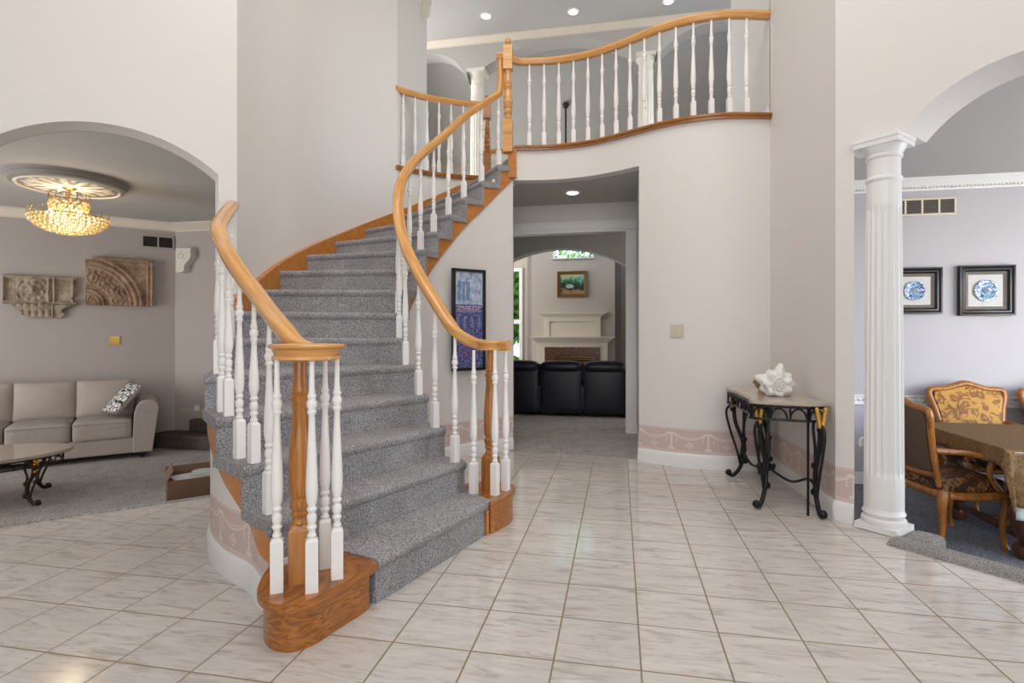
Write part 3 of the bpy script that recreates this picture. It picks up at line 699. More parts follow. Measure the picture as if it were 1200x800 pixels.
# ------------------------------------------------------------------ railings
RAILP = [(-.022, -.030), (.022, -.030), (.030, -.020), (.033, -.006), (.041, .004), (.041, .018), (.032, .030), (.014, .036), (-.014, .036), (-.032, .030), (-.041, .018), (-.041, .004), (-.033, -.006), (-.030, -.020)]
def baluster(root, p, z0, z1, hb=.19, w=.04, rz=0):
    m = MB(); H = z1-z0; hb = min(hb, H*.3)
    m.M = Matrix.Translation((p[0], p[1], z0)) @ Matrix.Rotation(rz, 4, 'Z'); h = w/2
    m.box(-h, h, -h, h, 0, hb-.012); m.add([(-h, -h, hb-.012), (h, -h, hb-.012), (h, h, hb-.012), (-h, h, hb-.012), (-.012, -.012, hb), (.012, -.012, hb), (.012, .012, hb), (-.012, .012, hb)], [(0, 1, 5, 4), (1, 2, 6, 5), (2, 3, 7, 6), (3, 0, 4, 7)])
    lo = hb-.004; up = H-.21; b = [(.012, 0), (.018, .012), (.012, .024), (.013, .032), (.019, .044), (.013, .056), (.018, .066), (.0185, .088), (.012, .098), (.0195, .112), (.014, .124), (.0185, .14)]
    pr = [(r, lo+z) for r, z in b]; s0 = lo+.14
    for f, r in ((.06, .0215), (.16, .0225), (.35, .0205), (.6, .0165), (.85, .0125), (1, .0115)): pr.append((r, s0+(up-s0)*f))
    pr += [(r, up+z) for r, z in ((.018, .012), (.013, .022), (.019, .036), (.0195, .05), (.013, .062), (.017, .072), (.0125, .085), (.0105, .11), (.0095, .16))] + [(.0095, H)]
    m.lathe(pr, n=12); return m.build('baluster', M['baluster'], root, True, smooth=38)
def newel(root, p, z0, z1, hb, w, rz=0, mat='oak', top_block=None):
    m = MB(); m.M = Matrix.Translation((p[0], p[1], z0)) @ Matrix.Rotation(rz, 4, 'Z'); h = w/2; H = z1-z0; r = h*.92
    m.box(-h, h, -h, h, 0, hb-.015); k = .6
    m.add([(-h, -h, hb-.015), (h, -h, hb-.015), (h, h, hb-.015), (-h, h, hb-.015), (-h*k, -h*k, hb+.01), (h*k, -h*k, hb+.01), (h*k, h*k, hb+.01), (-h*k, h*k, hb+.01)], [(0, 1, 5, 4), (1, 2, 6, 5), (2, 3, 7, 6), (3, 0, 4, 7)])
    e = H if top_block is None else H-top_block-.06
    pr = [(r*.7, hb), (r*.95, hb+.012), (r*.75, hb+.024), (r*.75, hb+.034), (r*1.0, hb+.05), (r*.78, hb+.06), (r*.98, hb+.07), (r*1.02, hb+.10), (r*.8, hb+.112), (r*1.04, hb+.126), (r*1.08, hb+.16)]
    L0, L1 = hb+.16, e-.20
    for f, q in ((.25, 1.12), (.5, 1.02), (.75, .86), (1, .72)): pr.append((r*q, L0+(L1-L0)*f))
    for d, q in ((.012, .9), (.022, .74), (.036, .92), (.05, .95), (.06, .74), (.072, .9), (.085, .72), (.12, .68), (.2, .66)): pr.append((r*q, L1+d))
    m.lathe(pr, n=20)
    if top_block:
        m.box(-h, h, -h, h, e, e+top_block); z = e+top_block
        m.lathe([(r*.5, z-.01), (r*.75, z+.008), (r*.45, z+.02), (r*.4, z+.026), (r*.66, z+.036), (r*.78, z+.052), (r*.66, z+.07), (r*.35, z+.08), (r*.15, z+.086), (.001, z+.088)], n=16)
    return m.build('newel_post', M[mat], root, True, smooth=38)
def zat(path, p): return min(path, key=lambda q: (q.x-p[0])**2+(q.y-p[1])**2).z
def bpos(pts, k, f=0.0):
    a, b = Vector((*pts[k], 0)), Vector((*pts[k+1], 0)); o = OUT if pts is IN else IN
    wv = (Vector((*o[k], 0))-a).normalized(); g = (b-a).normalized(); return a + (b-a)*f + wv*.07 + g*.045
def disc_cap(m, c, r, z0, z1):
    m.lathe([(r*.72, z0), (r*.9, z0+.006), (r*.9, z0+.018), (r*.84, z0+.022), (r*.9, z1-.02), (r*.99, z1-.014), (r, z1-.006), (r*.96, z1), (r*.3, z1+.004)], c, 32)
# right-hand (inner) railing
ri = thing('stair_railing', 'long oak handrail with white balusters curving up the right side of the stairs', 'stair railing', (-.135, 3.45, .19))
RZ = {2: 1.185, 3: 1.372, 4: 1.568, 5: 1.79, 6: 2.0, 7: 2.205, 8: 2.39, 9: 2.555, 10: 2.72, 11: 2.885, 12: 3.063, 13: 3.246, 14: 3.42, 15: 3.575}
e15 = bpos(IN, 15); nu = Vector((-.04, 5.475, 0))
rp = [(-.02, 3.40, 1.095), (-.135, 3.45, 1.095), (-.24, 3.455, 1.11)] + [(*xy(bpos(IN, k)), RZ[k]) for k in range(2, 16)]
rpath = catmull(rp, 7); top = e15
g1 = [Vector((e15.x+.006, e15.y+.004, 3.60)), Vector((e15.x+.02, e15.y+.008, 3.66)), Vector((e15.x+.022, e15.y+.01, 3.74)), Vector((e15.x+.022, e15.y+.01, 3.97))]
m = MB(); m.sweep(rpath[:-1] + catmull([rpath[-1]]+g1, 4), RAILP); m.sweep([(e15.x-.018, e15.y-.005, 3.95), (nu.x-.03, nu.y, 3.95)], RAILP)
disc_cap(m, (-.135, 3.45), .09, 1.065, 1.128)
m.build('handrail', M['oak_rail'], ri, True, smooth=45)
newel(ri, (-.135, 3.45), .19, 1.07, .22, .085, -.5)
for p in ((-.234, 3.345), (-.104, 3.33), (-.040, 3.43)): baluster(ri, p, .19, 1.07, .20, .042, -.5)
for k in range(2, 16): p = bpos(IN, k); baluster(ri, p, k*RISE, zat(rpath, p)-.025, .17, .042, math.atan2(*(Vector(IN[k+1])-Vector(IN[k])).yx))
# left-hand (outer) railing
le = thing('stair_railing', 'shorter oak handrail with white balusters curving to the left wall by the arch', 'stair railing', (-.835, 2.175, .19))
lb = [Vector((-1.07, 2.41, 0))] + [bpos(OUT, k, f) for k in (3, 4, 5, 6) for f in (0, .5)]
lb[-1] = Vector((-1.875, 3.65, 0))
lz = [1.262, 1.365, 1.462, 1.56, 1.655, 1.75, 1.845, 1.935, 2.01]
lp = [(-.80, 2.17, 1.10), (-.87, 2.20, 1.125), (-.95, 2.27, 1.185)] + [(p.x, p.y, z) for p, z in zip(lb, lz)] + [(-1.955, 3.83, 2.065), (-2.015, 3.955, 2.085)]
lpath = catmull(lp, 7); m = MB(); m.sweep(lpath, RAILP); disc_cap(m, (-.81, 2.165), .145, 1.065, 1.13); m.build('handrail', M['oak_rail'], le, True, smooth=45)
newel(le, (-.845, 2.18), .19, 1.07, .22, .085, .35)
for p in ((-.896, 2.085), (-.763, 2.085), (-.704, 2.20), (-.786, 2.30)): baluster(le, p, .19, 1.07, .205, .046, .35)
for i, (p, z) in enumerate(zip(lb, lz)):
    k = 2 if i == 0 else 3+(i-1)//2
    baluster(le, p, k*RISE, z-.025, .19, .043, math.atan2(*(Vector(OUT[k+1])-Vector(OUT[k])).yx))
# balcony railing
ba = thing('balcony_railing', 'white baluster railing with curved oak handrail along the front of the balcony', 'railing', (1.0, 5.2, UZ))
m = MB(); strip = offset_pts(FASCIA, .02); m.sweep([Vector((p.x, p.y, UZ)) for p in strip], [(.0, -.03), (.012, -.03), (.014, -.012), (.03, -.008), (.034, .006), (.026, .014), (-.1, .014), (-.1, -.03)]); m.build('base_strip', M['oak_dark'], ba, True, smooth=40)
rl = offset_pts(FASCIA, -.04); rail = [Vector((p.x, p.y, 3.925)) for p in rl]; rail[0] = Vector((nu.x+.03, nu.y+.02, 3.925))
m = MB(); m.sweep(rail, RAILP); m.build('handrail', M['oak_rail'], ba, True, smooth=45)
Ls = pathlen(rl); tot = Ls[-1]
for i in range(15):
    p = at_len(rl, Ls, .155 + i*(tot-.155-.19)/14); baluster(ba, p, UZ+.012, 3.90, .16, .04)
newel(ba, (nu.x, nu.y), 2.98, 4.10, .33, .092, -.1, 'oak_rail', .235)
# rail over the stairwell at the back
up = thing('landing_railing', 'oak and white railing guarding the upper hall above the stair wall', 'railing', (-.85, 6.38, UZ))
cp = [curve_eval(OUT, t) for t in frange(13.05, 16, 24)]; cp[0] = Vector((-1.29, 6.11, 0))
m = MB(); m.sweep([Vector((p.x, p.y, UZ)) for p in offset_pts(cp, .0)], [(.0, -.035), (.02, -.03), (.034, -.005), (.026, .014), (-.1, .014), (-.1, -.035)]); m.build('base_strip', M['oak_dark'], up, True, smooth=40)
cr = offset_pts(cp, -.04); m = MB(); m.sweep([Vector((p.x, p.y, 3.92)) for p in cr], RAILP); m.build('handrail', M['oak_rail'], up, True, smooth=45)
Ls = pathlen(cr)
for i in range(6): baluster(up, at_len(cr, Ls, .12+i*(Ls[-1]-.2)/6.3), UZ+.012, 3.895, .16, .04)
newel(up, (-.30, 6.60), UZ-.02, 4.02, .33, .09, .1, 'oak_dark', .2)
# far rail of the upper hall, inside the arcade
fr = thing('gallery_railing', 'low far railing between the arcade columns seen through the upper balusters', 'railing', tuple(W(-.9, 8.36, UZ)))
m = MB(); m.sweep([W(-2.1, 8.36, 4.02), W(.26, 8.36, 4.02)], RAILP); m.build('handrail', M['oak_dark'], fr, True, smooth=45)
for i in range(14): baluster(fr, W(-2.02+i*.168, 8.36), UZ, 4.0, .16, .04)
# ------------------------------------------------------------------ columns
def column(root_loc, z0, z1, r, label, group=None, flutes=20, mat='white', rz=0, name='column'):
    t = thing(name, label, 'column', (root_loc[0], root_loc[1], z0), rz, group); H = z1-z0
    m = MB(); m.box(-r*1.13, r*1.13, -r*1.13, r*1.13, 0, .035)
    m.lathe([(r*1.12, .035), (r*1.16, .05), (r*1.12, .068), (r*1.02, .075), (r*1.02, .085), (r*1.1, .10), (r*1.02, .118), (r, .13)], n=48); m.build('base', M[mat], t, smooth=35)
    def fl(rr, a, z):
        k = min(1, max(0, (z-.32)/.03), max(0, (H-.40-z)/.03)); p_ = (a*flutes/(2*PI)) % 1.0; q_ = (p_-.5)/.44
        return rr*(1-.085*k*math.sqrt(1-q_*q_)) if abs(q_) < 1 else rr*1.01
    prof = [(r, .13), (r, .30)] + [(r*(1-.16*(z/H)**1.5), z) for z in [.318, .326, .334, .345, .36] + frange(.5, H-.5, 8) + [H-.45, H-.43, H-.42, H-.41, H-.40, H-.39]] + [(r*.84, H-.24)]
    m = MB(); m.lathe(prof, n=flutes*14, rad=fl); m.build('shaft', M[mat], t, smooth=28)
    q = r*.84; m = MB()
    m.lathe([(q, H-.26), (q*1.09, H-.252), (q*1.12, H-.243), (q*1.09, H-.234), (q, H-.226), (q, H-.125), (q*1.1, H-.118), (q*1.13, H-.108), (q*1.08, H-.10), (q*1.14, H-.09), (q*1.3, H-.065), (q*1.36, H-.05)], n=48)
    a = q*1.38; m.box(-a, a, -a, a, H-.052, H-.022); m.box(-a*1.04, a*1.04, -a*1.04, a*1.04, H-.022, H); m.build('capital', M[mat], t, smooth=35)
    return t
column(Rr(.135, .065), .004, 2.333, .102, 'white fluted column at the edge of the dining room beside the wallpapered wall', rz=ANG_R)
for b, lab in ((-2.23, 'upper hall column at the left, seen just left of the tall oak newel post'), (.405, 'upper hall column seen through the middle of the balcony balusters'),):
    column(W(b, 8.55), UZ-.02, 5.39, .125, 'white fluted '+lab, 'upper hall columns', rz=ANG_B, mat='plaster')
# ------------------------------------------------------------------ downlights
def downlight(loc, label, g):
    t = thing('downlight', label, 'recessed light', loc, 0, g)
    m = MB(); m.lathe([(.062, -.012), (.088, -.010), (.092, 0), (.062, 0)], n=28); m.build('trim_ring', M['white'], t, smooth=40)
    m = MB(); m.lathe([(.02, -.015), (.061, -.0135), (.061, -.001), (.02, -.001)], n=28); m.build('lamp', M['lamp'], t)
for p, l in (((-.38, 8.05), 'round recessed ceiling light above the tall newel post, leftmost of the upper three'), ((.89, 7.94), 'round recessed ceiling light above the balcony, middle of the upper three'), ((2.2, 7.69), 'round recessed ceiling light at the top edge, rightmost of the upper three')):
    downlight((p[0], p[1], CZ), l, 'recessed lights in the high ceiling')
downlight((.663, 5.985, HZ), 'single recessed ceiling light in the low hall ceiling under the balcony', None)
# ------------------------------------------------------------------ family room
fp = thing('fireplace', 'white painted fireplace surround with two mantel shelves and dark marble', 'fireplace', tuple(W(-.91, 11.03)), ANG_B)
m = MB(); m.box(-.70, .70, -.10, 0, 0, 1.02); m.build('surround', M['cream'], fp, bevel=.006)
m = MB(); m.box(-.55, .55, -.115, -.09, 0, .905); m.build('marble_facing', M['fire_marble'], fp)
m = MB()
for x0, x1, y, z0, z1 in ((-.84, .84, -.20, 1.09, 1.115), (-.80, .80, -.17, 1.06, 1.09), (-.77, .77, -.14, 1.03, 1.06), (-.73, .73, -.115, 1.0, 1.03)): m.box(x0, x1, y, 0, z0, z1)
m.build('mantel_shelf', M['cream'], fp, bevel=.004)
m = MB(); m.box(-.56, .56, -.05, 0, 1.115, 1.56)
for x0, x1, y, z0, z1 in ((-.70, .70, -.13, 1.58, 1.60), (-.66, .66, -.11, 1.555, 1.58), (-.62, .62, -.09, 1.53, 1.555), (-.58, .58, -.07, 1.50, 1.53)): m.box(x0, x1, y, 0, z0, z1)
m.box(-.56, -.46, -.07, 0, 1.115, 1.5); m.box(.46, .56, -.07, 0, 1.115, 1.5); m.box(-.46, .46, -.07, 0, 1.42, 1.5); m.build('overmantel', M['cream'], fp, bevel=.004)
m = MB(); m.box(-.36, .42, -.13, -.10, .0, .70); m.build('firebox', M['black_frame'], fp)
m = MB()
for z in (.70, .66, .60): m.box(-.38, .44, -.145, -.12, z, z+.012)
for x in (-.385, .43): m.box(x, x+.014, -.145, -.12, 0, .712)
m.build('brass_screen_frame', M['brass'], fp)
# landscape painting
def framed(name, label, cat, loc, rz, w_, h, fw, fd, fmat, canvas_mat, mats=(), group=None, tilt=0):
    t = thing(name, label, cat, loc, rz, group); x = w_/2; z = h/2
    prof = [(0, 0), (0, fd), (fw*.25, fd), (fw*.4, fd*.7), (fw*.85, fd*.6), (fw, fd*.35), (fw, 0)]
    v, f = [], []; n = len(prof)
    for (cx, cz) in ((-1, -1), (1, -1), (1, 1), (-1, 1)):
        for a, d in prof: v.append((cx*(x-a), -d, cz*(z-a)))
    for i in range(4):
        for k in range(n): f.append((i*n+k, i*n+(k+1) % n, ((i+1) % 4)*n+(k+1) % n, ((i+1) % 4)*n+k))
    m = MB(); m.add(v, f); m.build('frame', fmat, t, smooth=30)
    m = MB(); m.box(-x+fw*.8, x-fw*.8, -fd*.30, -.001, -z+fw*.8, z-fw*.8); c = m.build('picture', canvas_mat, t)
    return t
def painting_mat():
    t = NT('landscape_paint'); v = t.coord('Object'); n = t.noise(v, 9, 6, .6, .6)
    sep = t.n('ShaderNodeSeparateXYZ'); t.t.links.new(v, sep.inputs[0]); z = sep.outputs[2]; x = sep.outputs[0]
    g = t.math('ADD', t.math('MULTIPLY', z, 2.6), t.math('MULTIPLY_ADD', n, 1.0, -.5))
    c = t.ramp(t.math('ADD', g, .5), [(.12, srgb(160, 120, 86)), (.26, srgb(24, 40, 26)), (.5, srgb(18, 60, 44)), (.66, srgb(60, 118, 70)), (.8, srgb(120, 178, 170)), (.95, srgb(190, 190, 130))])
    d = t.math('ADD', t.math('POWER', t.math('DIVIDE', t.math('ADD', x, .05), .10), 2.0), t.math('POWER', t.math('DIVIDE', t.math('ADD', z, .04), .05), 2.0))
    c = t.mix(t.math('LESS_THAN', t.math('ADD', d, t.math('MULTIPLY', n, 1.2)), 1.3), c, srgb(176, 186, 176)); return t.out(c, .5)
M['painting'] = painting_mat()
M['painting_frame'] = simple('carved_gold_frame', srgb(120, 92, 50), .5, .4, (60, .8))
t = framed('painting', 'small green landscape painting in carved gold frame above the fireplace', 'painting', tuple(W(-.915, 11.025, 2.165)), ANG_B, .60, .52, .065, .04, M['painting_frame'], M['painting'])
# black leather sofa seen from behind
s = thing('leather_sofa', 'black leather three seat sofa seen from behind through the hall doorway', 'sofa', tuple(W(-.80, 7.66)), ANG_B)
m = MB(); m.rbox((0, .38, .26), (1.86, .72, .36), .12); m.build('sofa_body', M['leather'], s, smooth=60)
for i, x in enumerate((-.61, 0, .61)):
    m = MB(); m.rbox((x, .10, .40), (.598, .17, .70), .25, (0, .02, 0)); m.build('back_panel', M['leather'], s, smooth=60)
    m = MB(); m.rbox((x, .10, .705), (.57, .25, .14), .9, (0, .01, .02)); m.build('head_cushion', M['leather'], s, smooth=60)
    m = MB(); m.rbox((x, .52, .45), (.59, .52, .16), .6, (0, 0, .02)); m.build('seat_cushion', M['leather'], s, smooth=60)
for x in (-1.03, 1.03):
    m = MB(); m.rbox((x, .42, .32), (.22, .80, .60), .6, (0, 0, .02)); m.build('armrest', M['leather'], s, smooth=60)
for x in (-.9, .9):
    for y in (.1, .7): m = MB(); m.box(x-.03, x+.03, y-.03, y+.03, .006, .09); m.build('foot', M['black_frame'], s)
# ceiling fan rod in the tall family room
cf = thing('ceiling_fan', 'ceiling fan on a dark rod seen through the balcony balusters', 'ceiling fan', (.983, 10.0, 5.33))
m = MB(); m.lathe([(.0, .06), (.055, .05), (.06, .02), (.04, -.03), (.015, -.05), (.015, -.08)], n=20); m.build('canopy', M['bronze_iron'], cf, smooth=40)
m = MB(); m.tube([(0, 0, .0), (0, 0, -.95)], .017, 10); m.build('rod', M['bronze_iron'], cf, smooth=40)
m = MB(); m.lathe([(.02, -.93), (.09, -.96), (.13, -1.0), (.13, -1.08), (.08, -1.12), (.02, -1.13)], n=24); m.build('motor', M['bronze_iron'], cf, smooth=40)
for i in range(5):
    a = i*2*PI/5+.3; m = MB(); m.M = Matrix.Rotation(a, 4, 'Z'); m.box(.12, .62, -.065, .065, -1.055, -1.045); m.build('blade', M['oak_dark'], cf)
m = MB(); m.ball((0, 0, -1.18), .09, 16, 10, (1, 1, .7)); m.build('light_bowl', M['lamp'], cf, smooth=60)
# garden outside the left window
gm = MB(); gm.M = Matrix.Translation(W(-3.5, 13.5)) @ Matrix.Rotation(ANG_B, 4, 'Z'); gm.box(-6, 6, -1.3, 9, -.3, -.02); tag(struct(gm.build('ground', M['ground'])))
def leafy(name, label, cat, loc, rad, h0, n, trunk=True):
    t = thing(name, label, cat, loc); rnd = random.Random(int(abs(loc[0])*100))
    if trunk: m = MB(); m.tube([(0, 0, 0), (.04, 0, h0*.5), (0, 0, h0)], [.09, .07, .05], 8); m.build('trunk', M['bark'], t, smooth=50)
    m = MB()
    for i in range(n):
        d = Vector((rnd.gauss(0, 1), rnd.gauss(0, 1), rnd.gauss(0, 1))).normalized()*rad*rnd.uniform(.5, 1); c = Vector((d.x, d.y, h0+rad*.7+d.z*.9))
        u = Vector((rnd.gauss(0, 1), rnd.gauss(0, 1), rnd.gauss(0, 1))).normalized(); v = u.orthogonal().normalized(); w_ = u.cross(v); q = rnd.uniform(.08, .15)
        m.add([c+v*q, c+w_*q*.5, c-v*q, c-w_*q*.5], [(0, 1, 2, 3)])
    m.build('foliage', M['green_leaf'], t, merge=False)
for i, (b, a, lab) in enumerate(((-3.2, 14.3, 'leafy green tree outside the family room window'), (-6.6, 16.8, 'leafy green tree further behind outside the family room window'))): leafy('tree', lab, 'tree', tuple(W(b, a, -.02)), 1.7, 1.2, 7500)
leafy('tree', 'tall tree crown outside behind the small high window over the painting', 'tree', tuple(W(-.6, 18.2, -.02)), 2.2, 3.6, 2600)
leafy('shrub', 'low green shrub under the tree outside the window', 'shrub', tuple(W(-2.55, 13.2, .0)), .34, .05, 900, False)
pl = thing('brick_planter', 'low red brick planter wall outside the family room window', 'planter', tuple(W(-2.9, 12.75, -.02)), ANG_B)
m = MB()
for r in range(6):
    for i in range(8): m.box(-.9+i*.23+(r % 2)*.11, -.68+i*.23+(r % 2)*.11, -.06, .5, r*.075, r*.075+.068)
m.build('bricks', M['brick'], pl)
# ------------------------------------------------------------------ picture under the stair
def poster_mat():
    t = NT('blue_street_poster'); v = t.coord('UV'); sep = t.n('ShaderNodeSeparateXYZ'); t.t.links.new(v, sep.inputs[0]); x, z = sep.outputs[0], sep.outputs[1]
    mp = t.n('ShaderNodeMapping'); mp.inputs['Scale'].default_value = (5, 12, 1); t.t.links.new(v, mp.inputs[0]); n = t.noise(mp.outputs[0], 1.2, 6, .65, .4)
    mp2 = t.n('ShaderNodeMapping'); mp2.inputs['Scale'].default_value = (9, 22, 1); t.t.links.new(v, mp2.inputs[0]); n2 = t.noise(mp2.outputs[0], 1.6, 4, .6)
    sky = t.ramp(n, [(.35, srgb(118, 146, 190)), (.6, srgb(196, 208, 220))]); low = t.ramp(n2, [(.34, srgb(40, 46, 92)), (.5, srgb(78, 86, 140)), (.64, srgb(134, 132, 176))])
    c = t.mix(t.math('GREATER_THAN', t.math('ADD', z, t.math('MULTIPLY', n, .03)), .655), low, sky)
    def rect(x0, x1, z0, z1): 
        a = t.math('MULTIPLY', t.math('GREATER_THAN', x, x0), t.math('LESS_THAN', x, x1)); return t.math('MULTIPLY', a, t.math('MULTIPLY', t.math('GREATER_THAN', z, z0), t.math('LESS_THAN', z, z1)))
    for x0, x1 in ((.10, .22), (.26, .36), (.40, .54)): c = t.mix(t.math('MULTIPLY', rect(x0, x1, .70, .90), .65), c, srgb(70, 104, 160))
    c = t.mix(rect(.03, .97, .645, .66), c, srgb(60, 66, 110)); c = t.mix(t.math('MULTIPLY', rect(.03, .97, .585, .6), .7), c, srgb(150, 150, 190))
    for i in range(7): c = t.mix(t.math('MULTIPLY', rect(.06+i*.13, .13+i*.13, .42, .54), .5), c, srgb(52, 60, 110) if i % 2 else srgb(150, 150, 196))
    c = t.mix(t.math('MULTIPLY', rect(.2, .75, .1, .3), .35), c, srgb(120, 70, 120)); return t.out(c, .22)
M['poster'] = poster_mat()
p0, p1 = Vector((-.555, 5.035, 0)), Vector((-.262, 5.225, 0)); dp = (p1-p0).normalized(); wd = (p1-p0).length; rzp = math.atan2(dp.y, dp.x)
ps = thing('framed_poster', 'tall blue street poster in a thin black frame below the stairs', 'picture', tuple((p0+p1)/2+Vector((0, 0, 1.30))), rzp)
hw, hz = wd/2, .475; m = MB()
for a in ((-hw, -hw+.028, -hz, hz), (hw-.028, hw, -hz, hz), (-hw, hw, hz-.028, hz), (-hw, hw, -hz, -hz+.028)): m.box(a[0], a[1], -.025, .01, a[2], a[3])
m.build('frame', M['black_frame'], ps)
m = MB(); a, b = hw-.028, hz-.028; m.add([(-a, -.01, -b), (a, -.01, -b), (a, -.01, b), (-a, -.01, b), (-a, .008, -b), (a, .008, -b), (a, .008, b), (-a, .008, b)], [(0, 1, 2, 3), (5, 4, 7, 6), (0, 4, 5, 1), (1, 5, 6, 2), (2, 6, 7, 3), (3, 7, 4, 0)], [(0, 0), (1, 0), (1, 1), (0, 1)]*2); m.build('print', M['poster'], ps)
cu = bpy.data.curves.new('lettering', 'FONT'); cu.body = 'SHAKESP'; cu.size = .062; cu.extrude = .0008; cu.align_x = 'CENTER'
tx = bpy.data.objects.new('lettering', cu); COL.objects.link(tx); me = bpy.data.meshes.new_from_object(tx); bpy.data.objects.remove(tx)
lt = bpy.data.objects.new('lettering', me); COL.objects.link(lt); lt.parent = ps; lt.location = (0, -.0115, .092); lt.rotation_euler = (PI/2, 0, 0); me.materials.clear(); me.materials.append(simple('poster_lettering', srgb(206, 170, 196), .5))
# ------------------------------------------------------------------ switches, outlets, vents
def plate(name, label, cat, loc, rz, w_, h, mat, n=1, outlet=False):
    t = thing(name, label, cat, loc, rz); m = MB(); m.rbox((0, -.003, 0), (w_, .008, h), .8, n=5); m.build('plate', mat, t, smooth=40)
    for i in range(n):
        x = (i-(n-1)/2)*.046
        if outlet:
            for z in (-.022, .022): m = MB(); m.rbox((x, -.008, z), (.03, .004, .028), .6, n=5); m.build('socket', mat, t, smooth=40)
        else: m = MB(); m.rbox((x, -.009, 0), (.032, .006, .066), .3, n=5); m.build('rocker', mat, t, smooth=40)
pa = FASCIA[iW+11]; 
def on_fascia(px):
    best = None
    for i in range(len(FASCIA)-1):
        a, b = FASCIA[i], FASCIA[i+1]
        if (a.x/a.y-px)*(b.x/b.y-px) <= 0: best = (a.lerp(b, (px-a.x/a.y)/(b.x/b.y-a.x/a.y)), math.atan2((b-a).y, (b-a).x))
    return best
q, r_ = on_fascia(.3011); plate('light_switch', 'almond double rocker switch plate on the curved white wall', 'light switch', (q.x, q.y-.001, 1.195), r_, .118, .118, M['switch'], 2)
plate('light_switch', 'small brass switch plate on the grey living room wall above the sofa', 'light switch', tuple(L(-.767, 4.57, 1.08)), ANG_L, .115, .115, M['brass'], 2)
plate('wall_outlet', 'white wall outlet above the small carpeted steps', 'outlet', tuple(W(kb+.36, ka-.005, .115)), ANG_B, .075, .118, M['white'], 1, True)
def vent(label, loc, rz, w_, h, cols, fmat, smat, slats=9):
    t = thing('air_vent', label, 'air vent', loc, rz); x = w_/2; z = h/2; m = MB()
    for a in ((-x, -x+.018, -z, z), (x-.018, x, -z, z), (-x, x, z-.018, z), (-x, x, -z, -z+.018)): m.box(a[0], a[1], -.014, 0, a[2], a[3])
    for i in range(1, cols): c = -x+w_*i/cols; m.box(c-.009, c+.009, -.014, 0, -z, z)
    m.build('frame', fmat, t, bevel=.002); m = MB(); m.box(-x+.015, x-.015, -.004, -.001, -z+.015, z-.015); m.build('duct_back', M['vent_dark'], t)
    m = MB()
    for i in range(slats): zz = -z+.02+(h-.04)*(i+.5)/slats; m.box(-x+.015, x-.015, -.010, -.005, zz-.003, zz+.003)
    m.build('slats', smat, t)
vent('two-panel air vent high on the grey living room wall beside the corner', tuple(L(-.279, 4.57, 2.44)), ANG_L, .378, .175, 2, M['taupe'], M['vent_dark'])
vent('long cream air vent under the crown moulding of the dining room', tuple(W(2.98, 6.165, 2.44)), ANG_B, .60, .172, 4, M['cream'], M['vent_mid'])
# scroll bracket
def bracket(name, label, loc, rz, pts, th, mat):
    t = thing(name, label, 'bracket', loc, rz); m = MB(); n = len(pts)
    v = [(-th/2, -a, z) for a, z in pts]+[(th/2, -a, z) for a, z in pts]
    m.add(v, [tuple(range(n)), tuple(range(2*n-1, n-1, -1))]+[((i+1) % n, i, n+i, n+(i+1) % n) for i in range(n)]); m.build('bracket_body', mat, t, smooth=40)
    path = [(th/2+.003, -.085+math.cos(a)*(.012+.006*a), .07+math.sin(a)*(.012+.006*a)) for a in frange(0, 8, 40)]
    for sg in (1, -1): m = MB(); m.tube([(sg*p[0], p[1], p[2]) for p in path], .007, 6); m.build('scroll', mat, t, smooth=60)
SCR = [(0, .165), (.235, .165), (.235, .14), (.225, .13), (.232, .10), (.235, .06), (.22, .02), (.19, -.015), (.16, -.04), (.14, -.065), (.13, -.09), (.135, -.115), (.13, -.14), (.115, -.155), (.09, -.165), (0, -.165)]
# the bracket stands against the wall around the corner, its flat side to the room
bk = cor + B*.12 - A*.06
bracket('wall_bracket', 'white plaster scroll bracket at the corner of the living room below the crown', tuple(Vector((bk.x, bk.y, 2.185)) - A*.0), ANG_B+PI/2, SCR, .11, M['plaster'])
bracket('wall_bracket', 'ornate plaster bracket at the top of the upper hall wall edge', (-1.13, 6.83, 5.31), math.atan2(.87, .196)-PI/2-PI, [(0, .3), (.2, .3), (.2, .24), (.16, .2), (.16, .1), (.1, .0), (.1, -.1), (.05, -.18), (0, -.22)], .16, M['plaster'])
# ------------------------------------------------------------------ living room
so = thing('sofa', 'light grey fabric sofa with loose back cushions against the living room wall', 'sofa', tuple(L(-1.44, 3.68, LZ)), ANG_L)
m = MB(); m.rbox((0, .44, .17), (1.78, .84, .20), .15); m.rbox((0, .78, .42), (1.78, .17, .62), .3); m.build('sofa_frame', M['sofa'], so, smooth=60)
for i, x in enumerate((-.587, 0, .587)):
    m = MB(); m.rbox((x, .31, .375), (.578, .64, .235), .35, (0, 0, .02)); c = m.build('seat_cushion', M['sofa'], so, smooth=60)
    p = MB(); p.tube([(x-.275, -.008, .455), (x+.275, -.008, .455)], .006, 6); p.build('piping', M['taupe_dark'], c, smooth=60)
    m = MB(); m.M = Matrix.Translation((x, .60, .70)) @ Matrix.Rotation(-.22, 4, 'X'); m.rbox((0, 0, 0), (.605, .15, .49), .7, (0, .075, -.022), n=13); m.build('back_cushion', M['sofa_pillow'], so, smooth=60)
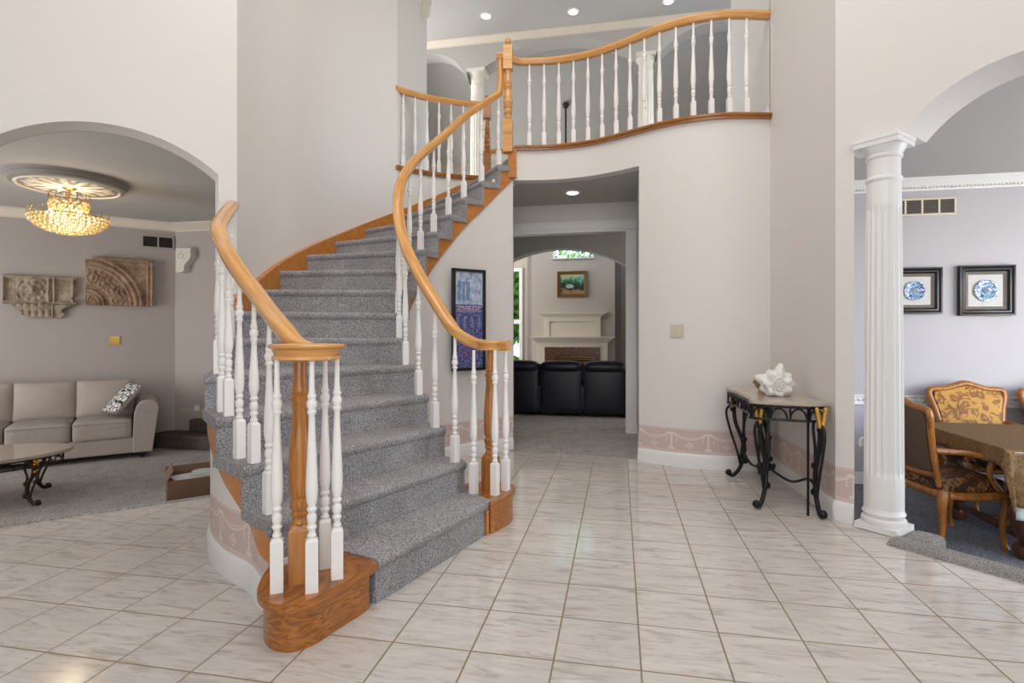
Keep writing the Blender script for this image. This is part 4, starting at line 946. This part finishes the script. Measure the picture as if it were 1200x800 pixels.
for sg in (-1, 1):
    m = MB(); out = [(0, .07), (.20, .07), (.235, .35), (.27, .60), (.262, .665), (.22, .705), (.15, .715), (.08, .695), (.035, .64), (.012, .55), (0, .35)]
    n = len(out); v = []
    for y in (0.0, .03, .84, .86):
        k = .97 if y in (0.0, .86) else 1.0
        for a, z in out: v.append((sg*(.885+.13+(a-.13)*k), y-.015, .39+(z-.39)*k))
    f = [tuple(range(n)), tuple(3*n+i for i in range(n-1, -1, -1))]
    for j in range(3):
        for i in range(n): f.append((j*n+i, j*n+(i+1) % n, (j+1)*n+(i+1) % n, (j+1)*n+i))
    m.add(v, f); m.build('armrest', M['sofa'], so, smooth=50, bevel=.006)
for x in (-.98, .98):
    for y in (.06, .80): m = MB(); m.lathe([(.022, 0), (.035, .07)], (x, y), 12); m.build('foot', M['black_frame'], so)
tp = thing('throw_pillow', 'black and white patterned throw pillow leaning on the sofa armrest', 'pillow', tuple(L(-.66, 3.90, .365)), ANG_L)
m = MB(); m.M = Matrix.Rotation(.35, 4, 'Z') @ Matrix.Rotation(-.85, 4, 'Y') @ Matrix.Rotation(.0, 4, 'X'); m.rbox((0, 0, 0), (.42, .40, .05), .5, (0, 0, .045), n=11)
o = m.build('pillow_cover', [M['bw_pillow'], M['sofa']], tp, smooth=60)
for p in o.data.polygons:
    nn = Matrix.Rotation(.85, 3, 'Y') @ Matrix.Rotation(-.35, 3, 'Z') @ p.normal
    p.material_index = 0 if nn.z > .3 else 1
# coffee table
def iron_leg(mb, base, out, z0, H, sc=1.0, r=.012, foot=.07):
    o = Vector((out[0], out[1], 0)).normalized(); b = Vector((base[0], base[1], z0))
    P = lambda a, z: b + o*a*sc + Vector((0, 0, z*H))
    mb.tube(catmull([P(-.03, .97), P(.015, .90), P(.04, .80), P(.03, .64), P(-.02, .44), P(-.03, .26), P(-.005, .12), P(.04, .03), P(foot, .03), P(foot+.012, .06)], 4), [r*1.0]*36+[r], 8)
    mb.ball(P(foot+.008, .05), r*1.7, 8, 6)
    mb.tube(catmull([P(.05, .84), P(.085, .82), P(.10, .74), P(.07, .55), P(.02, .32), P(-.005, .16)], 4), r*.62, 6)
    mb.tube(catmull([P(-.05, .86), P(-.06, .78), P(-.03, .6), P(-.04, .42), P(-.045, .30)], 4), r*.6, 6)
    for a, z in ((.05, .80), (-.035, .45), (-.045, .20)): mb.ball(P(a, z), r*1.6, 8, 6)
ct = thing('coffee_table', 'oval marble topped coffee table with scrolled bronze iron legs', 'coffee table', (-4.887, 4.854, LZ), ANG_L)
def oval(a, b, n=48): return [(a*math.cos(2*PI*i/n), b*math.sin(2*PI*i/n)) for i in range(n)]
m = MB()
for z0, z1, s in ((.418, .424, .985), (.424, .440, 1), (.440, .446, .985)): m.prism(oval(.78*s, .50*s), z0, z1)
m.build('tabletop', M['stone_top'], ct, smooth=40)
m = MB(); m.tube([Vector((x, y, .40)) for x, y in oval(.70, .42)]+[Vector((.70, 0, .40))], .008, 6); m.tube([Vector((x, y, .335)) for x, y in oval(.70, .42)]+[Vector((.70, 0, .335))], .007, 6)
for i in range(24):
    a = 2*PI*i/24; d = Vector((-.70*math.sin(a), .42*math.cos(a), 0)).normalized(); c = Vector((.70*math.cos(a), .42*math.sin(a), .335))
    m.tube([c + d*.052*math.cos(t)+Vector((0, 0, .06*math.sin(t))) for t in frange(0, PI, 8)], .006, 6)
m.build('apron', M['bronze_iron'], ct, smooth=60)
for sx in (-1, 1):
    for sy in (-1, 1):
        m = MB(); iron_leg(m, (sx*.50, sy*.30), (sx*.8, sy*.55), 0, .42, .85, .017); lg = m.build('leg', M['bronze_iron'], ct, smooth=60)
        g = MB(); q = Vector((sx*.545, sy*.335, .36))
        for k in range(7): g.ball((q.x+.018*((k % 2)-.5), q.y+.004, q.z+.035-k*.016), .013, 6, 4, (1, .7, 1.2))
        g.build('gilt_leaf', M['gold'], lg, smooth=60)
# plaster reliefs on the wall
def relief(name, label, x0, x1, z0, z1, hf, keep, mat, th=.05, nx=110, nz=80):
    w_, h = x1-x0, z1-z0; t = thing(name, label, 'wall relief', tuple(L((x0+x1)/2, 4.573, (z0+z1)/2)), ANG_L); m = MB()
    idx = {}; V = []; F = []
    for j in range(nz+1):
        for i in range(nx+1):
            u, v = i/nx, j/nz; h_ = hf(u, v) + .006*noise.noise(Vector((u*14, v*10, 3.1))) + .003*noise.noise(Vector((u*50, v*40, 0)))
            V.append((-w_/2+w_*u, -th-h_, -h/2+h*v))
    N = len(V); V += [(p[0], 0, p[2]) for p in V]; used = [[keep((i+.5)/nx, (j+.5)/nz) for i in range(nx)] for j in range(nz)]
    k = lambda i, j: j*(nx+1)+i
    for j in range(nz):
        for i in range(nx):
            if not used[j][i]: continue
            a, b, c, d = k(i, j), k(i+1, j), k(i+1, j+1), k(i, j+1); F.append((a, b, c, d))
            if i == 0 or not used[j][i-1]: F.append((a, d, d+N, a+N))
            if i == nx-1 or not used[j][i+1]: F.append((c, b, b+N, c+N))
            if j == 0 or not used[j-1][i]: F.append((b, a, a+N, b+N))
            if j == nz-1 or not used[j+1][i]: F.append((d, c, c+N, d+N))
    m.add(V, F); o = m.build('carved_panel', mat, t, smooth=45); return t
sm = lambda a, b, x: max(0, min(1, (x-a)/(b-a)))**2*(3-2*max(0, min(1, (x-a)/(b-a))))
bump = lambda x, c, w_: math.exp(-((x-c)/w_)**2)
def hf_left(u, v):
    h = 0.0
    if v > .33:
        fr = max(bump(v, .97, .03), bump(v, .36, .03), bump(u, .60, .018), bump(u, .93, .02), bump(u, .01, .012), bump(u, .67, .012))
        h = .026*fr - (.014 if (.68 < u < .92 and .42 < v < .90) or (.02 < u < .13 and .42 < v < .92) else 0)
        if .18 < u < .60:
            du, dv = (u-.385)/.11, (v-.62)/.17; r = math.hypot(du, dv); a = math.atan2(dv, du)
            h += .055*math.exp(-(r/.75)**2) + .022*bump(r, 1.25, .22)*(.6+.4*math.cos(9*a)) + .02*bump(r, 1.9, .2)*(.5+.5*math.cos(7*a+1))
            h += .02*bump(math.hypot(du, (dv-.5)), .0, .35) - .02*bump(math.hypot(abs(du)-.35, dv-.15), 0, .12)
    else:
        h = .03*sm(0, .3, v)
        if .12 < u < .66: h += .018*abs(math.sin(u*PI*11)*math.sin(v*PI*4.2))+.012
    return h
def keep_left(u, v):
    if v < .33:
        return u > .10+(.33-v)*.65+.02*math.sin(v*60) and u < .86-(.33-v)*.35+.04*math.sin(v*25)
    return u < .965+.02*math.sin(v*21)-.05*(v < .55)*(1+math.sin(v*30))*.5
def hf_right(u, v):
    x, y = u*.757, v*.63; r = math.hypot(x, y); a = math.atan2(y, x); h = 0
    h += .030*bump(r, .56, .022) + .022*bump(r, .62, .018) + .014*bump(r, .50, .014) + .026*bump(r, .20, .016) + .018*bump(r, .155, .012)
    h += .03*max(bump(v, .97, .025), bump(u, .985, .02)); h += .015*max(bump(v, .90, .02) if r > .6 else 0, bump(u, .92, .015) if r > .6 else 0)
    if .23 < r < .48:
        k = a*4.0/(PI/2); kk = k-math.floor(k)-.5; d = math.hypot(kk*.16, r-.355); h += .035*bump(d, .0, .035)+.016*bump(d, .065, .014) + .012*abs(math.sin(a*22)*math.sin(r*60))
    if r < .13: h += .012*abs(math.sin(a*9))
    if r > .66: h -= .012
    return h
relief('wall_relief', 'broken grey carved stone relief with a central face and leaves, left of two', -1.87, -1.147, 1.37, 1.895, hf_left, keep_left, M['relief_grey'], .045)
relief('wall_relief', 'thick brown carved stone relief with a quarter wheel of arches, right of two', -1.069, -.335, 1.545, 2.18, hf_right, lambda u, v: u < .99+.01*math.sin(v*40) and (v < .985+.015*math.sin(u*23)) and not (v > .93 and u < .10), M['relief_brown'], .085)
# medallion and chandelier
mc = L(-1.065, 2.587, HZ)
md = thing('ceiling_medallion', 'round cream ceiling medallion with leaf relief above the crystal chandelier', 'ceiling medallion', tuple(mc))
m = MB(); m.lathe([(.462, -.082), (.485, -.07), (.49, -.045), (.50, -.035), (.50, -.02), (.52, 0), (.2, 0)], n=72); m.build('rim', M['taupe_dark'], md, smooth=40)  # dark rim colour carries the shade of the moulded edge
m = MB(); V, F = [], []; nr, na = 26, 180
for j in range(nr+1):
    for i in range(na):
        r = .468*j/nr; a = 2*PI*i/na; lf = max(0, math.cos(a*12)); z = -.078 - .018*(bump(r, .43, .012)+bump(r, .10, .03)) - .016*lf**1.5*sm(.10, .16, r)*(1-sm(.30, .40, r)) - .012*max(0, math.cos(a*12+PI))**3*bump(r, .34, .05)
        V.append((r*math.cos(a), r*math.sin(a), z))
for j in range(nr):
    for i in range(na): F.append((j*na+i, j*na+(i+1) % na, (j+1)*na+(i+1) % na, (j+1)*na+i))
m.add(V, F); m.build('leaf_disc', M['plaster'], md, smooth=60); md.scale = (.96, .96, 1)
ch = thing('chandelier', 'lit amber crystal bead chandelier with brass canopy hanging in the living room', 'chandelier', tuple(mc))
m = MB(); m.lathe([(.01, -.11), (.03, -.108), (.055, -.095), (.062, -.085), (.062, -.078)], n=28); m.build('canopy', M['brass'], ch, smooth=50)
m = MB(); m.tube([(0, 0, -.10), (0, 0, -.42)], .008, 8)
for i in range(5): m.ball((0, 0, -.125-.03*i), .016, 8, 5, (1, .5, 1))
m.build('stem', M['brass'], ch, smooth=50)
rnd = random.Random(3)
def beads(rings, name):
    m = MB()
    for (r, z, n, br) in rings:
        for i in range(n):
            a = 2*PI*(i+.5*(rings.index((r, z, n, br)) % 2))/n; m.ball((r*math.cos(a), r*math.sin(a), z+rnd.uniform(-.004, .004)), br, 8, 6, (1, 1, 1))
    return m.build(name, M['crystal'], ch, smooth=60)
o = beads([(.315, -.40, 40, .021), (.30, -.43, 36, .022), (.27, -.458, 32, .023), (.235, -.482, 28, .023), (.19, -.502, 22, .023), (.14, -.518, 16, .023), (.09, -.53, 11, .023), (.04, -.537, 5, .023)], 'crystal_bowl'); o['kind'] = 'stuff'
o = beads([(.15, -.235, 15, .018), (.155, -.268, 15, .020), (.148, -.30, 15, .021), (.13, -.332, 14, .021), (.11, -.362, 12, .021)], 'crystal_crown'); o['kind'] = 'stuff'
m = MB()
for r, z, n, rr in ((.31, -.38, 16, .004), (.15, -.22, 12, .004)):
    m.tube([(r*math.cos(a), r*math.sin(a), z) for a in frange(0, 2*PI, 40)], .006, 6)
    for i in range(n): a = 2*PI*i/n; c, s_ = math.cos(a), math.sin(a); m.tube([(r*c, r*s_, z), ((r+.02)*c, (r+.02)*s_, z+.03), ((r+.012)*c, (r+.012)*s_, z+.055)], rr, 5); m.ball(((r+.012)*c, (r+.012)*s_, z+.06), .009, 6, 4)
for i in range(6): a = PI*i/3; m.tube([(0, 0, -.40), (.31*math.cos(a), .31*math.sin(a), -.38)], .005, 6)
m.build('brass_frame', M['brass'], ch, smooth=60)
for i in range(6): a = PI*i/3+.5; m = MB(); m.ball((.22*math.cos(a), .22*math.sin(a), -.375), .02, 8, 6, (1, 1, 1.5)); m.build('bulb', M['bulb'], ch, smooth=60)
# cardboard box with papers
bx = thing('cardboard_box', 'open brown cardboard box on the living room carpet beside the stairs', 'box', tuple(L(-.055, .78, LZ)), ANG_L)
m = MB(); a, b, h, t_ = .24, .17, .37, .006
m.box(-a, a, -b, -b+t_, 0, h); m.box(-a, a, b-t_, b, 0, h); m.box(-a, -a+t_, -b+t_, b-t_, 0, h); m.box(a-t_, a, -b+t_, b-t_, 0, h); m.box(-a+t_, a-t_, -b+t_, b-t_, 0, t_); m.build('carton', M['cardboard'], bx)
for y, hh, rx in ((b, .13, -.5), (-b, -.005, 0)):
    if hh > 0: m = MB(); m.M = Matrix.Translation((0, y, h)) @ Matrix.Rotation(rx, 4, 'X'); m.box(-a, a, -.003, .003, 0, .05); m.build('flap', M['cardboard'], bx)
m = MB(); m.M = Matrix.Translation((-a, 0, h)) @ Matrix.Rotation(.5, 4, 'Y'); m.box(-.003, .003, -b, b, 0, .09); m.build('flap', M['cardboard'], bx)
pp = thing('paper_stack', 'white papers lying at the top of the cardboard box', 'papers', tuple(L(-.09, .80, LZ+.006)), ANG_L+.1)
for i in range(4): m = MB(); m.M = Matrix.Translation((-.02, 0, 0)) @ Matrix.Rotation(.05*i, 4, 'Z'); m.box(-.15, .15, -.10, .10, .088*i, .088*i+.086); m.build('sheaf', M['paper'] if i == 3 else M['cardboard'], pp)
cb = thing('cable_coil', 'coil of white cable lying on the papers in the cardboard box', 'cable', tuple(L(-.03, .76, LZ+.36)), ANG_L)
m = MB(); m.tube([(.085*math.cos(t)*(1+.05*math.sin(t*.37)), .06*math.sin(t), .012+.0012*t) for t in frange(0, 6*PI, 80)], .008, 6); m.build('cable_loop', M['cable'], cb, smooth=60)
# ------------------------------------------------------------------ console table
TZ = .727
co = thing('console_table', 'black wrought iron console table with beige marble top against the wallpapered wall', 'console table', (1.93, 4.03, 0))
tp_ = catmull([Vector((*p, 0)) for p in ((2.035, 3.50), (1.93, 3.475), (1.80, 3.525), (1.68, 3.575), (1.60, 3.63), (1.60, 3.70), (1.655, 3.78), (1.70, 4.02), (1.745, 4.28), (1.745, 4.40), (1.76, 4.50), (1.85, 4.575), (2.0, 4.61), (2.15, 4.64), (2.19, 4.62))], 4)
m = MB(); cen = sum(tp_, Vector())/len(tp_)
for z0, z1, s in ((TZ-.022, TZ-.016, .985), (TZ-.016, TZ-.005, 1.0), (TZ-.005, TZ, .987)): m.prism([xy(cen.lerp(p, s)) for p in tp_], z0, z1)
m.build('marble_top', M['stone_top'], co, True, smooth=40)
LEG = [((1.965, 3.52), (-.1, -1)), ((1.70, 3.70), (-.8, -.55)), ((1.855, 4.46), (-.9, .35)), ((2.12, 4.56), (-.2, 1))]
m = MB(); rim = [cen.lerp(p, .93) for p in tp_]
for z in (TZ-.035, TZ-.12): m.tube([Vector((p.x, p.y, z)) for p in rim], .009, 6)
Ls = pathlen(rim); nA = 15
for i in range(nA):
    d0, d1 = Ls[-1]*(i+.08)/nA, Ls[-1]*(i+.92)/nA; a, b = at_len(rim, Ls, d0), at_len(rim, Ls, d1); c = (a+b)/2; u = (b-a)/2
    m.tube([c+u*math.cos(t)+Vector((0, 0, TZ-.115+.07*math.sin(t))) for t in frange(0, PI, 8)], .0065, 6); m.tube([Vector((b.x, b.y, TZ-.12)), Vector((b.x, b.y, TZ-.035))], .006, 6)
m.build('apron', M['iron'], co, True, smooth=60)
hub = Vector((1.885, 4.06, .19))
for i, (p, o_) in enumerate(LEG):
    m = MB(); iron_leg(m, p, o_, 0, TZ-.03, 1.0, .0155, .075)
    if i in (0, 3): m.tube([Vector((p[0]-.06, p[1], TZ-.03)), Vector((p[0]-.06, p[1], .0))], .008, 6)
    else: m.tube(catmull([Vector((p[0]+.06, p[1]+.05, TZ-.05)), Vector((p[0]+.05, p[1]+.04, .35)), Vector((p[0]+.01, p[1], .15))], 5), .012, 6)
    lg = m.build('leg', M['iron'], co, True, smooth=60)
    g = MB(); q = Vector((p[0], p[1], 0)) + Vector((o_[0], o_[1], 0)).normalized()*.055; sd = Vector((-o_[1], o_[0], 0)).normalized()
    for k in range(8):
        for s_ in (-1, 1): c = q + sd*s_*(.006+.020*(1-k/8)); g.ball((c.x, c.y, TZ-.04-k*.015), .0165, 6, 5, (1, 1, 1.1))
    gl = g.build('gilt_leaf', M['gold'], lg, smooth=60)
    v = gl.data
    inv = co.matrix_basis.inverted()
    for vt in v.vertices: vt.co = inv @ vt.co
    m = MB(); a = Vector((p[0], p[1], .16)); mid = a.lerp(hub, .5); m.tube(catmull([a, a.lerp(hub, .15)+Vector((0, 0, .05)), mid+Vector((0, 0, -.025)), hub], 6), .009, 6); m.build('stretcher', M['iron'], co, True, smooth=60)
m = MB(); m.lathe([(.01, .15), (.03, .16), (.045, .18), (.045, .2), (.03, .215), (.012, .225)], (hub.x, hub.y), 16)
for i in range(6): a = i*PI/3; m.ball((hub.x+.055*math.cos(a), hub.y+.055*math.sin(a), .19), .018, 8, 6)
m.build('hub', M['iron'], co, True, smooth=60)
m = MB(); m.ball((hub.x, hub.y, .245), .02, 10, 8, (1, 1, 1.3)); m.build('gilt_finial', M['gold'], co, True, smooth=60)
# conch shell on the console
sh = thing('conch_shell', 'large white spiked seashell standing on the marble console top', 'seashell', (1.885, 3.90, TZ))
spk = []
for r0, n_, ring in ((.075, 9, 0), (.05, 7, 1)):
    for i in range(n_): a = 2*PI*i/n_+ring*.4; spk.append(Vector((math.cos(a)*math.cos(.25+ring*.5), -math.sin(.1+ring*.55), math.sin(a)*math.cos(.25+ring*.5))).normalized())
V, F = [], []; na, nb = 72, 48
for j in range(nb+1):
    t = PI*j/nb
    for i in range(na):
        a = 2*PI*i/na; d = Vector((math.sin(t)*math.cos(a), -math.cos(t), math.sin(t)*math.sin(a)))
        r = .076*(1+.14*abs(d.x)); r += .004*math.sin(t*22+a)       # whorl ridges
        for k, s_ in enumerate(spk):
            c = d.dot(s_)
            if c > .86: r += (.075 if k in (2, 4) else .036)*((c-.86)/.14)**2.6
        if d.y > .3: r *= 1+.5*(d.y-.3)
        p = d*r; p.z = max(p.z, -.083); V.append((p.x, p.y*.95, p.z+.084))
for j in range(nb):
    for i in range(na): F.append((j*na+i, j*na+(i+1) % na, (j+1)*na+(i+1) % na, (j+1)*na+i))
m = MB(); m.M = Matrix.Rotation(-.25, 4, 'Z'); m.add(V, F); m.build('shell_body', M['shell'], sh, smooth=60)
m = MB(); m.tube([Vector((math.cos(t)*(.004+.0034*t), -.088+.0012*t, .084+math.sin(t)*(.004+.0034*t))) for t in frange(0, 5.2*PI, 90)], [.0025+.0003*i*.1 for i in range(91)], 6); m.build('spiral_ridge', M['shell'], sh, smooth=60)
cr_ = thing('coral_branch', 'small tan coral branch standing behind the white seashell', 'coral', (1.85, 4.06, TZ))
m = MB(); rnd = random.Random(5); m.tube([(0, 0, 0), (0, 0, .05)], [.03, .014], 8)
for i in range(9):
    a = rnd.uniform(0, 6.28); e = Vector((math.cos(a)*.045, math.sin(a)*.045, rnd.uniform(.07, .13))); m.tube([Vector((0, 0, .03)), e*.6, e], [.012, .010, .012], 7); m.ball(e, .016, 7, 5)
m.build('branches', M['coral'], cr_, smooth=50)
nl = thing('night_light', 'small white shell night light on the wall end beside the column', 'night light', tuple(Rr(.002, .06, .50)), ANG_R)
m = MB(); m.ball((.012, 0, 0), .03, 12, 8, (.5, .8, 1)); 
m.build('shell_shade', M['shell'], nl, smooth=60)
for i in range(5): a = -1.0+i*.5; m = MB(); m.ball((.018, .024*math.sin(a), .026*math.cos(a)), .009, 7, 5); m.build('scallop', M['shell'], nl, smooth=60)
# ------------------------------------------------------------------ dining room
def armchair(label, loc, rz, group=None):
    t = thing('dining_armchair', label, 'armchair', loc, rz, group)
    yb = lambda z: -.24-.16*(z-.42)/.6
    out = [(-.235, .44), (-.25, .60), (-.28, .80), (-.315, .93), (-.31, .985), (-.26, 1.0), (-.17, 1.005), (-.09, 1.03), (0, 1.055)]; out = out + [(-x, z) for x, z in out[-2::-1]]
    P = catmull([Vector((x, yb(z), z)) for x, z in out], 5); m = MB(); R = [.026+.008*math.sin(PI*i/(len(P)-1)) for i in range(len(P))]; m.tube(P, R, 10, .8); m.tube([Vector((-.24, yb(.5), .52)), Vector((0, yb(.5), .50)), Vector((.24, yb(.5), .52))], .026, 10); m.build('back_frame', M['chair_wood'], t, smooth=60)
    m = MB()
    for i in range(-3, 4): m.ball((i*.032, yb(1.05)+.015, 1.052-.0035*abs(i)**1.5), .02-.002*abs(i), 8, 6, (1, .7, 1))
    m.build('carved_crest', M['chair_wood'], t, smooth=60)
    ins = [(x*.9, .54 if z < .5 else .5+(z-.5)*.965) for x, z in out]; n = len(ins)
    for name, dy, mat, pf in (('back_cushion', .028, M['damask_gold'], .02), ('outer_back', -.022, M['caned_back'], -.006)):
        V = [(0, yb(.77)+dy+pf, .77)]; F = []; rings = 5
        for k in range(1, rings+1):
            s_ = k/rings
            for x, z in ins: zz = .77+(z-.77)*s_; V.append((x*s_, yb(zz)+dy+pf*(1-s_**2), zz))
        for i in range(n):
            F.append((0, 1+i, 1+(i+1) % n))
            for k in range(rings-1): a = 1+k*n; F.append((a+i, a+(i+1) % n, a+n+(i+1) % n, a+n+i))
        o0 = len(V)
        for x, z in ins: V.append((x, yb(z), z))
        a = 1+(rings-1)*n
        for i in range(n): F.append((a+i, a+(i+1) % n, o0+(i+1) % n, o0+i))
        F.append(tuple(o0+i for i in range(n)))
        m = MB(); m.add(V, F); m.build(name, mat, t, smooth=50)
    m = MB(); m.rbox((0, .01, .44), (.55, .50, .10), .6, (0, .02, .025)); m.build('seat', M['damask_seat'], t, smooth=60)
    m = MB(); fr = catmull([Vector(p) for p in ((-.25, -.24, .385), (-.285, 0, .375), (-.30, .24, .39), (-.15, .27, .37), (0, .285, .38), (.15, .27, .37), (.30, .24, .39), (.285, 0, .375), (.25, -.24, .385), (0, -.25, .38), (-.25, -.24, .385))], 5); m.tube(fr, .03, 8, .8); m.build('seat_frame', M['chair_wood'], t, smooth=60)
    for sg in (-1, 1):
        m = MB(); m.tube(catmull([Vector((sg*.275, yb(.7)+.01, .70)), Vector((sg*.30, -.12, .69)), Vector((sg*.32, .06, .665)), Vector((sg*.315, .16, .665)), Vector((sg*.30, .20, .64))], 5), [.02]*15+[.024]*5+[.028], 8)
        m.tube(catmull([Vector((sg*.31, .14, .66)), Vector((sg*.305, .10, .58)), Vector((sg*.295, .12, .50)), Vector((sg*.29, .20, .41))], 5), [.02+.004*abs(i-8)/8 for i in range(16)], 8); m.build('armrest', M['chair_wood'], t, smooth=60)
        for y, tw in ((.23, .05), (-.235, -.07)):
            m = MB(); m.tube(catmull([Vector((sg*.275, y, .41)), Vector((sg*.285, y+tw*.35, .33)), Vector((sg*.265, y+tw*.1, .18)), Vector((sg*.265, y+tw*.2, .05)), Vector((sg*.275, y+tw*.5, .0))], 5), [.040, .042, .043, .042, .040, .038, .035, .032, .030, .028, .026, .024, .022, .020, .020, .020, .021, .022, .024, .025, .026], 8); m.build('leg', M['chair_wood'], t, smooth=60)
    return t
uu = Vector((.95, .33, 0)).normalized()
armchair('carved wooden armchair with brown damask seat at the near end of the dining table', (3.28, 4.13, LZ), -PI/2).scale = (.9, .9, 1)
ac = armchair('carved armchair with gold damask back behind the dining table, seen facing the camera', tuple(W(3.27, 5.60, LZ)), ANG_B+PI, 'armchairs behind the table')
dup(ac, tuple(W(4.04, 5.60, LZ)), ANG_B+PI, 'armchair behind the table at the right edge, only its frame corner visible', 'armchairs behind the table')
X0, X1, Y0, Y1, TT = 2.53, 4.9, 4.18, 5.34, .40
dt = thing('dining_table', 'dark carved wooden dining table under a brown tablecloth', 'dining table', tuple(W(3.75, 4.76, LZ)), ANG_B)
m = MB(); m.box(-(X1-X0)/2, (X1-X0)/2, -.58, .58, .715, .75); m.box(-(X1-X0)/2+.08, (X1-X0)/2-.08, -.50, .50, .64, .715); m.build('tabletop', M['dark_wood'], dt)
for sx in (-1, 1):
    for sy in (-1, 1):
        m = MB(); m.lathe([(.045, 0), (.085, .01), (.095, .05), (.09, .085), (.06, .10), (.07, .14), (.10, .20), (.112, .28), (.10, .36), (.06, .44), (.05, .48), (.07, .52), (.05, .56), (.06, .64)], (sx*(1.15-.15), sy*.43), 32, lambda r, a, z: r*(1-.07*abs(math.cos(a*8))*(1 if .15 < z < .42 else 0))); m.build('leg', M['dark_wood'], dt, smooth=50)
m = MB(); m.box(-1.0, 1.0, -.03, .03, .10, .15); m.box(-1.02, -.98, -.43, .43, .10, .15); m.box(.98, 1.02, -.43, .43, .10, .15); m.build('stretcher', M['dark_wood'], dt, bevel=.008)
def drape(name, label, ov, mat, zt, amp):
    """cloth over the table: ov = overhang left, front, right, back"""
    t = thing(name, label, 'tablecloth', tuple(W((X0+X1)/2, (Y0+Y1)/2, zt)), ANG_B); hx, hy = (X1-X0)/2, (Y1-Y0)/2; V, F = [], []; nx, ny = 90, 60
    for j in range(ny+1):
        for i in range(nx+1):
            x = -hx-ov[0]+(2*hx+ov[0]+ov[2])*i/nx; y = -hy-ov[1]+(2*hy+ov[1]+ov[3])*j/ny
            dx = max(0, abs(x)-hx); dy = max(0, abs(y)-hy); sx, sy = (1 if x > 0 else -1), (1 if y > 0 else -1)
            cx, cy = min(max(x, -hx), hx), min(max(y, -hy), hy); d = math.hypot(dx, dy); drop = max(0, d-.008)
            rp_ = amp*drop/.3*(.5+.5*math.sin((cx*dy+cy*dx)/max(d, 1e-6)*34+1.3)) if d > 0 else 0
            if d > 0: ux, uy = dx/d*sx, dy/d*sy
            else: ux = uy = 0
            e = min(.012, d) + rp_ + (.02+drop*.10 if dx > 0 and dy > 0 else 0)
            V.append((cx+ux*e, cy+uy*e, -drop + (.0015*noise.noise(Vector((x*6, y*6, 0))) if d == 0 else 0)))
    for j in range(ny):
        for i in range(nx): a = j*(nx+1)+i; F.append((a, a+1, a+nx+2, a+nx+1))
    m = MB(); m.add(V, F); o = m.build('cloth', mat, t, smooth=70); s_ = o.modifiers.new('thick', 'SOLIDIFY'); s_.thickness = .003; s_.offset = 1
drape('tablecloth', 'plain brown cloth draped over the dining table with a hanging corner', (.13, .38, .2, .2), M['cloth_brown'], TT+.006, .04)
drape('undercloth', 'white cloth showing below the brown tablecloth at the table corner', (-.03, .46, .03, .03), M['white_cloth'], TT+.001, .02)
def plate_mat():
    t = NT('blue_white_china'); v = t.coord('Object'); n = t.noise(v, 42, 3, .6, 1.2)
    return t.out(t.ramp(n, [(.44, srgb(46, 92, 152)), (.52, srgb(150, 186, 214)), (.60, srgb(226, 234, 240))]), .2)
M['china'] = plate_mat()
M['mat_board'] = simple('mat_board', srgb(214, 212, 210), .8); M['mat_grey'] = simple('mat_grey', srgb(120, 112, 106), .7)
def plate_picture(label, loc, rz, w_, h, pr):
    t = thing('framed_plate', label, 'picture', loc, rz, 'framed plates on the dining wall'); x, z = w_/2, h/2; fw, fd = .06, .05
    m = MB(); prof = [(0, 0), (0, fd), (fw*.25, fd*1.05), (fw*.5, fd*.8), (fw*.75, fd*.85), (fw, fd*.5), (fw, 0)]; n = len(prof); v, f = [], []
    for cx, cz in ((-1, -1), (1, -1), (1, 1), (-1, 1)):
        for a, d in prof: v.append((cx*(x-a), -d, cz*(z-a)))
    for i in range(4):
        for k in range(n): f.append((i*n+k, i*n+(k+1) % n, ((i+1) % 4)*n+(k+1) % n, ((i+1) % 4)*n+k))
    m.add(v, f); m.build('frame', M['black_frame'], t, smooth=25)
    m = MB(); a, b = x-fw*.9, z-fw*.9; c, d = a-.035, b-.035
    m.add([(-a, -.026, -b), (a, -.026, -b), (a, -.026, b), (-a, -.026, b), (-c, -.012, -d), (c, -.012, -d), (c, -.012, d), (-c, -.012, d)], [(0, 1, 5, 4), (1, 2, 6, 5), (2, 3, 7, 6), (3, 0, 4, 7)]); m.build('inner_mount', M['mat_grey'], t)
    m = MB(); m.box(-c, c, -.012, -.002, -d, d); m.build('mat_board', M['mat_board'], t)
    m = MB(); m.M = Matrix.Translation((0, -.013, 0)) @ Matrix.Rotation(PI/2, 4, 'X'); m.lathe([(pr*.3, .0), (pr*.62, .002), (pr*.70, .008), (pr*.97, .016), (pr, .014), (pr*.7, 0)], n=48); m.build('china_plate', M['china'], t, smooth=50)
plate_picture('square black framed blue and white plate on the dining wall, right of two', tuple(W(3.53, 6.165, 1.594)), ANG_B, .475, .49, .105)
plate_picture('black framed blue and white plate partly hidden by the column, left of two', tuple(W(2.905, 6.165, 1.60)), ANG_B, .475, .46, .095)
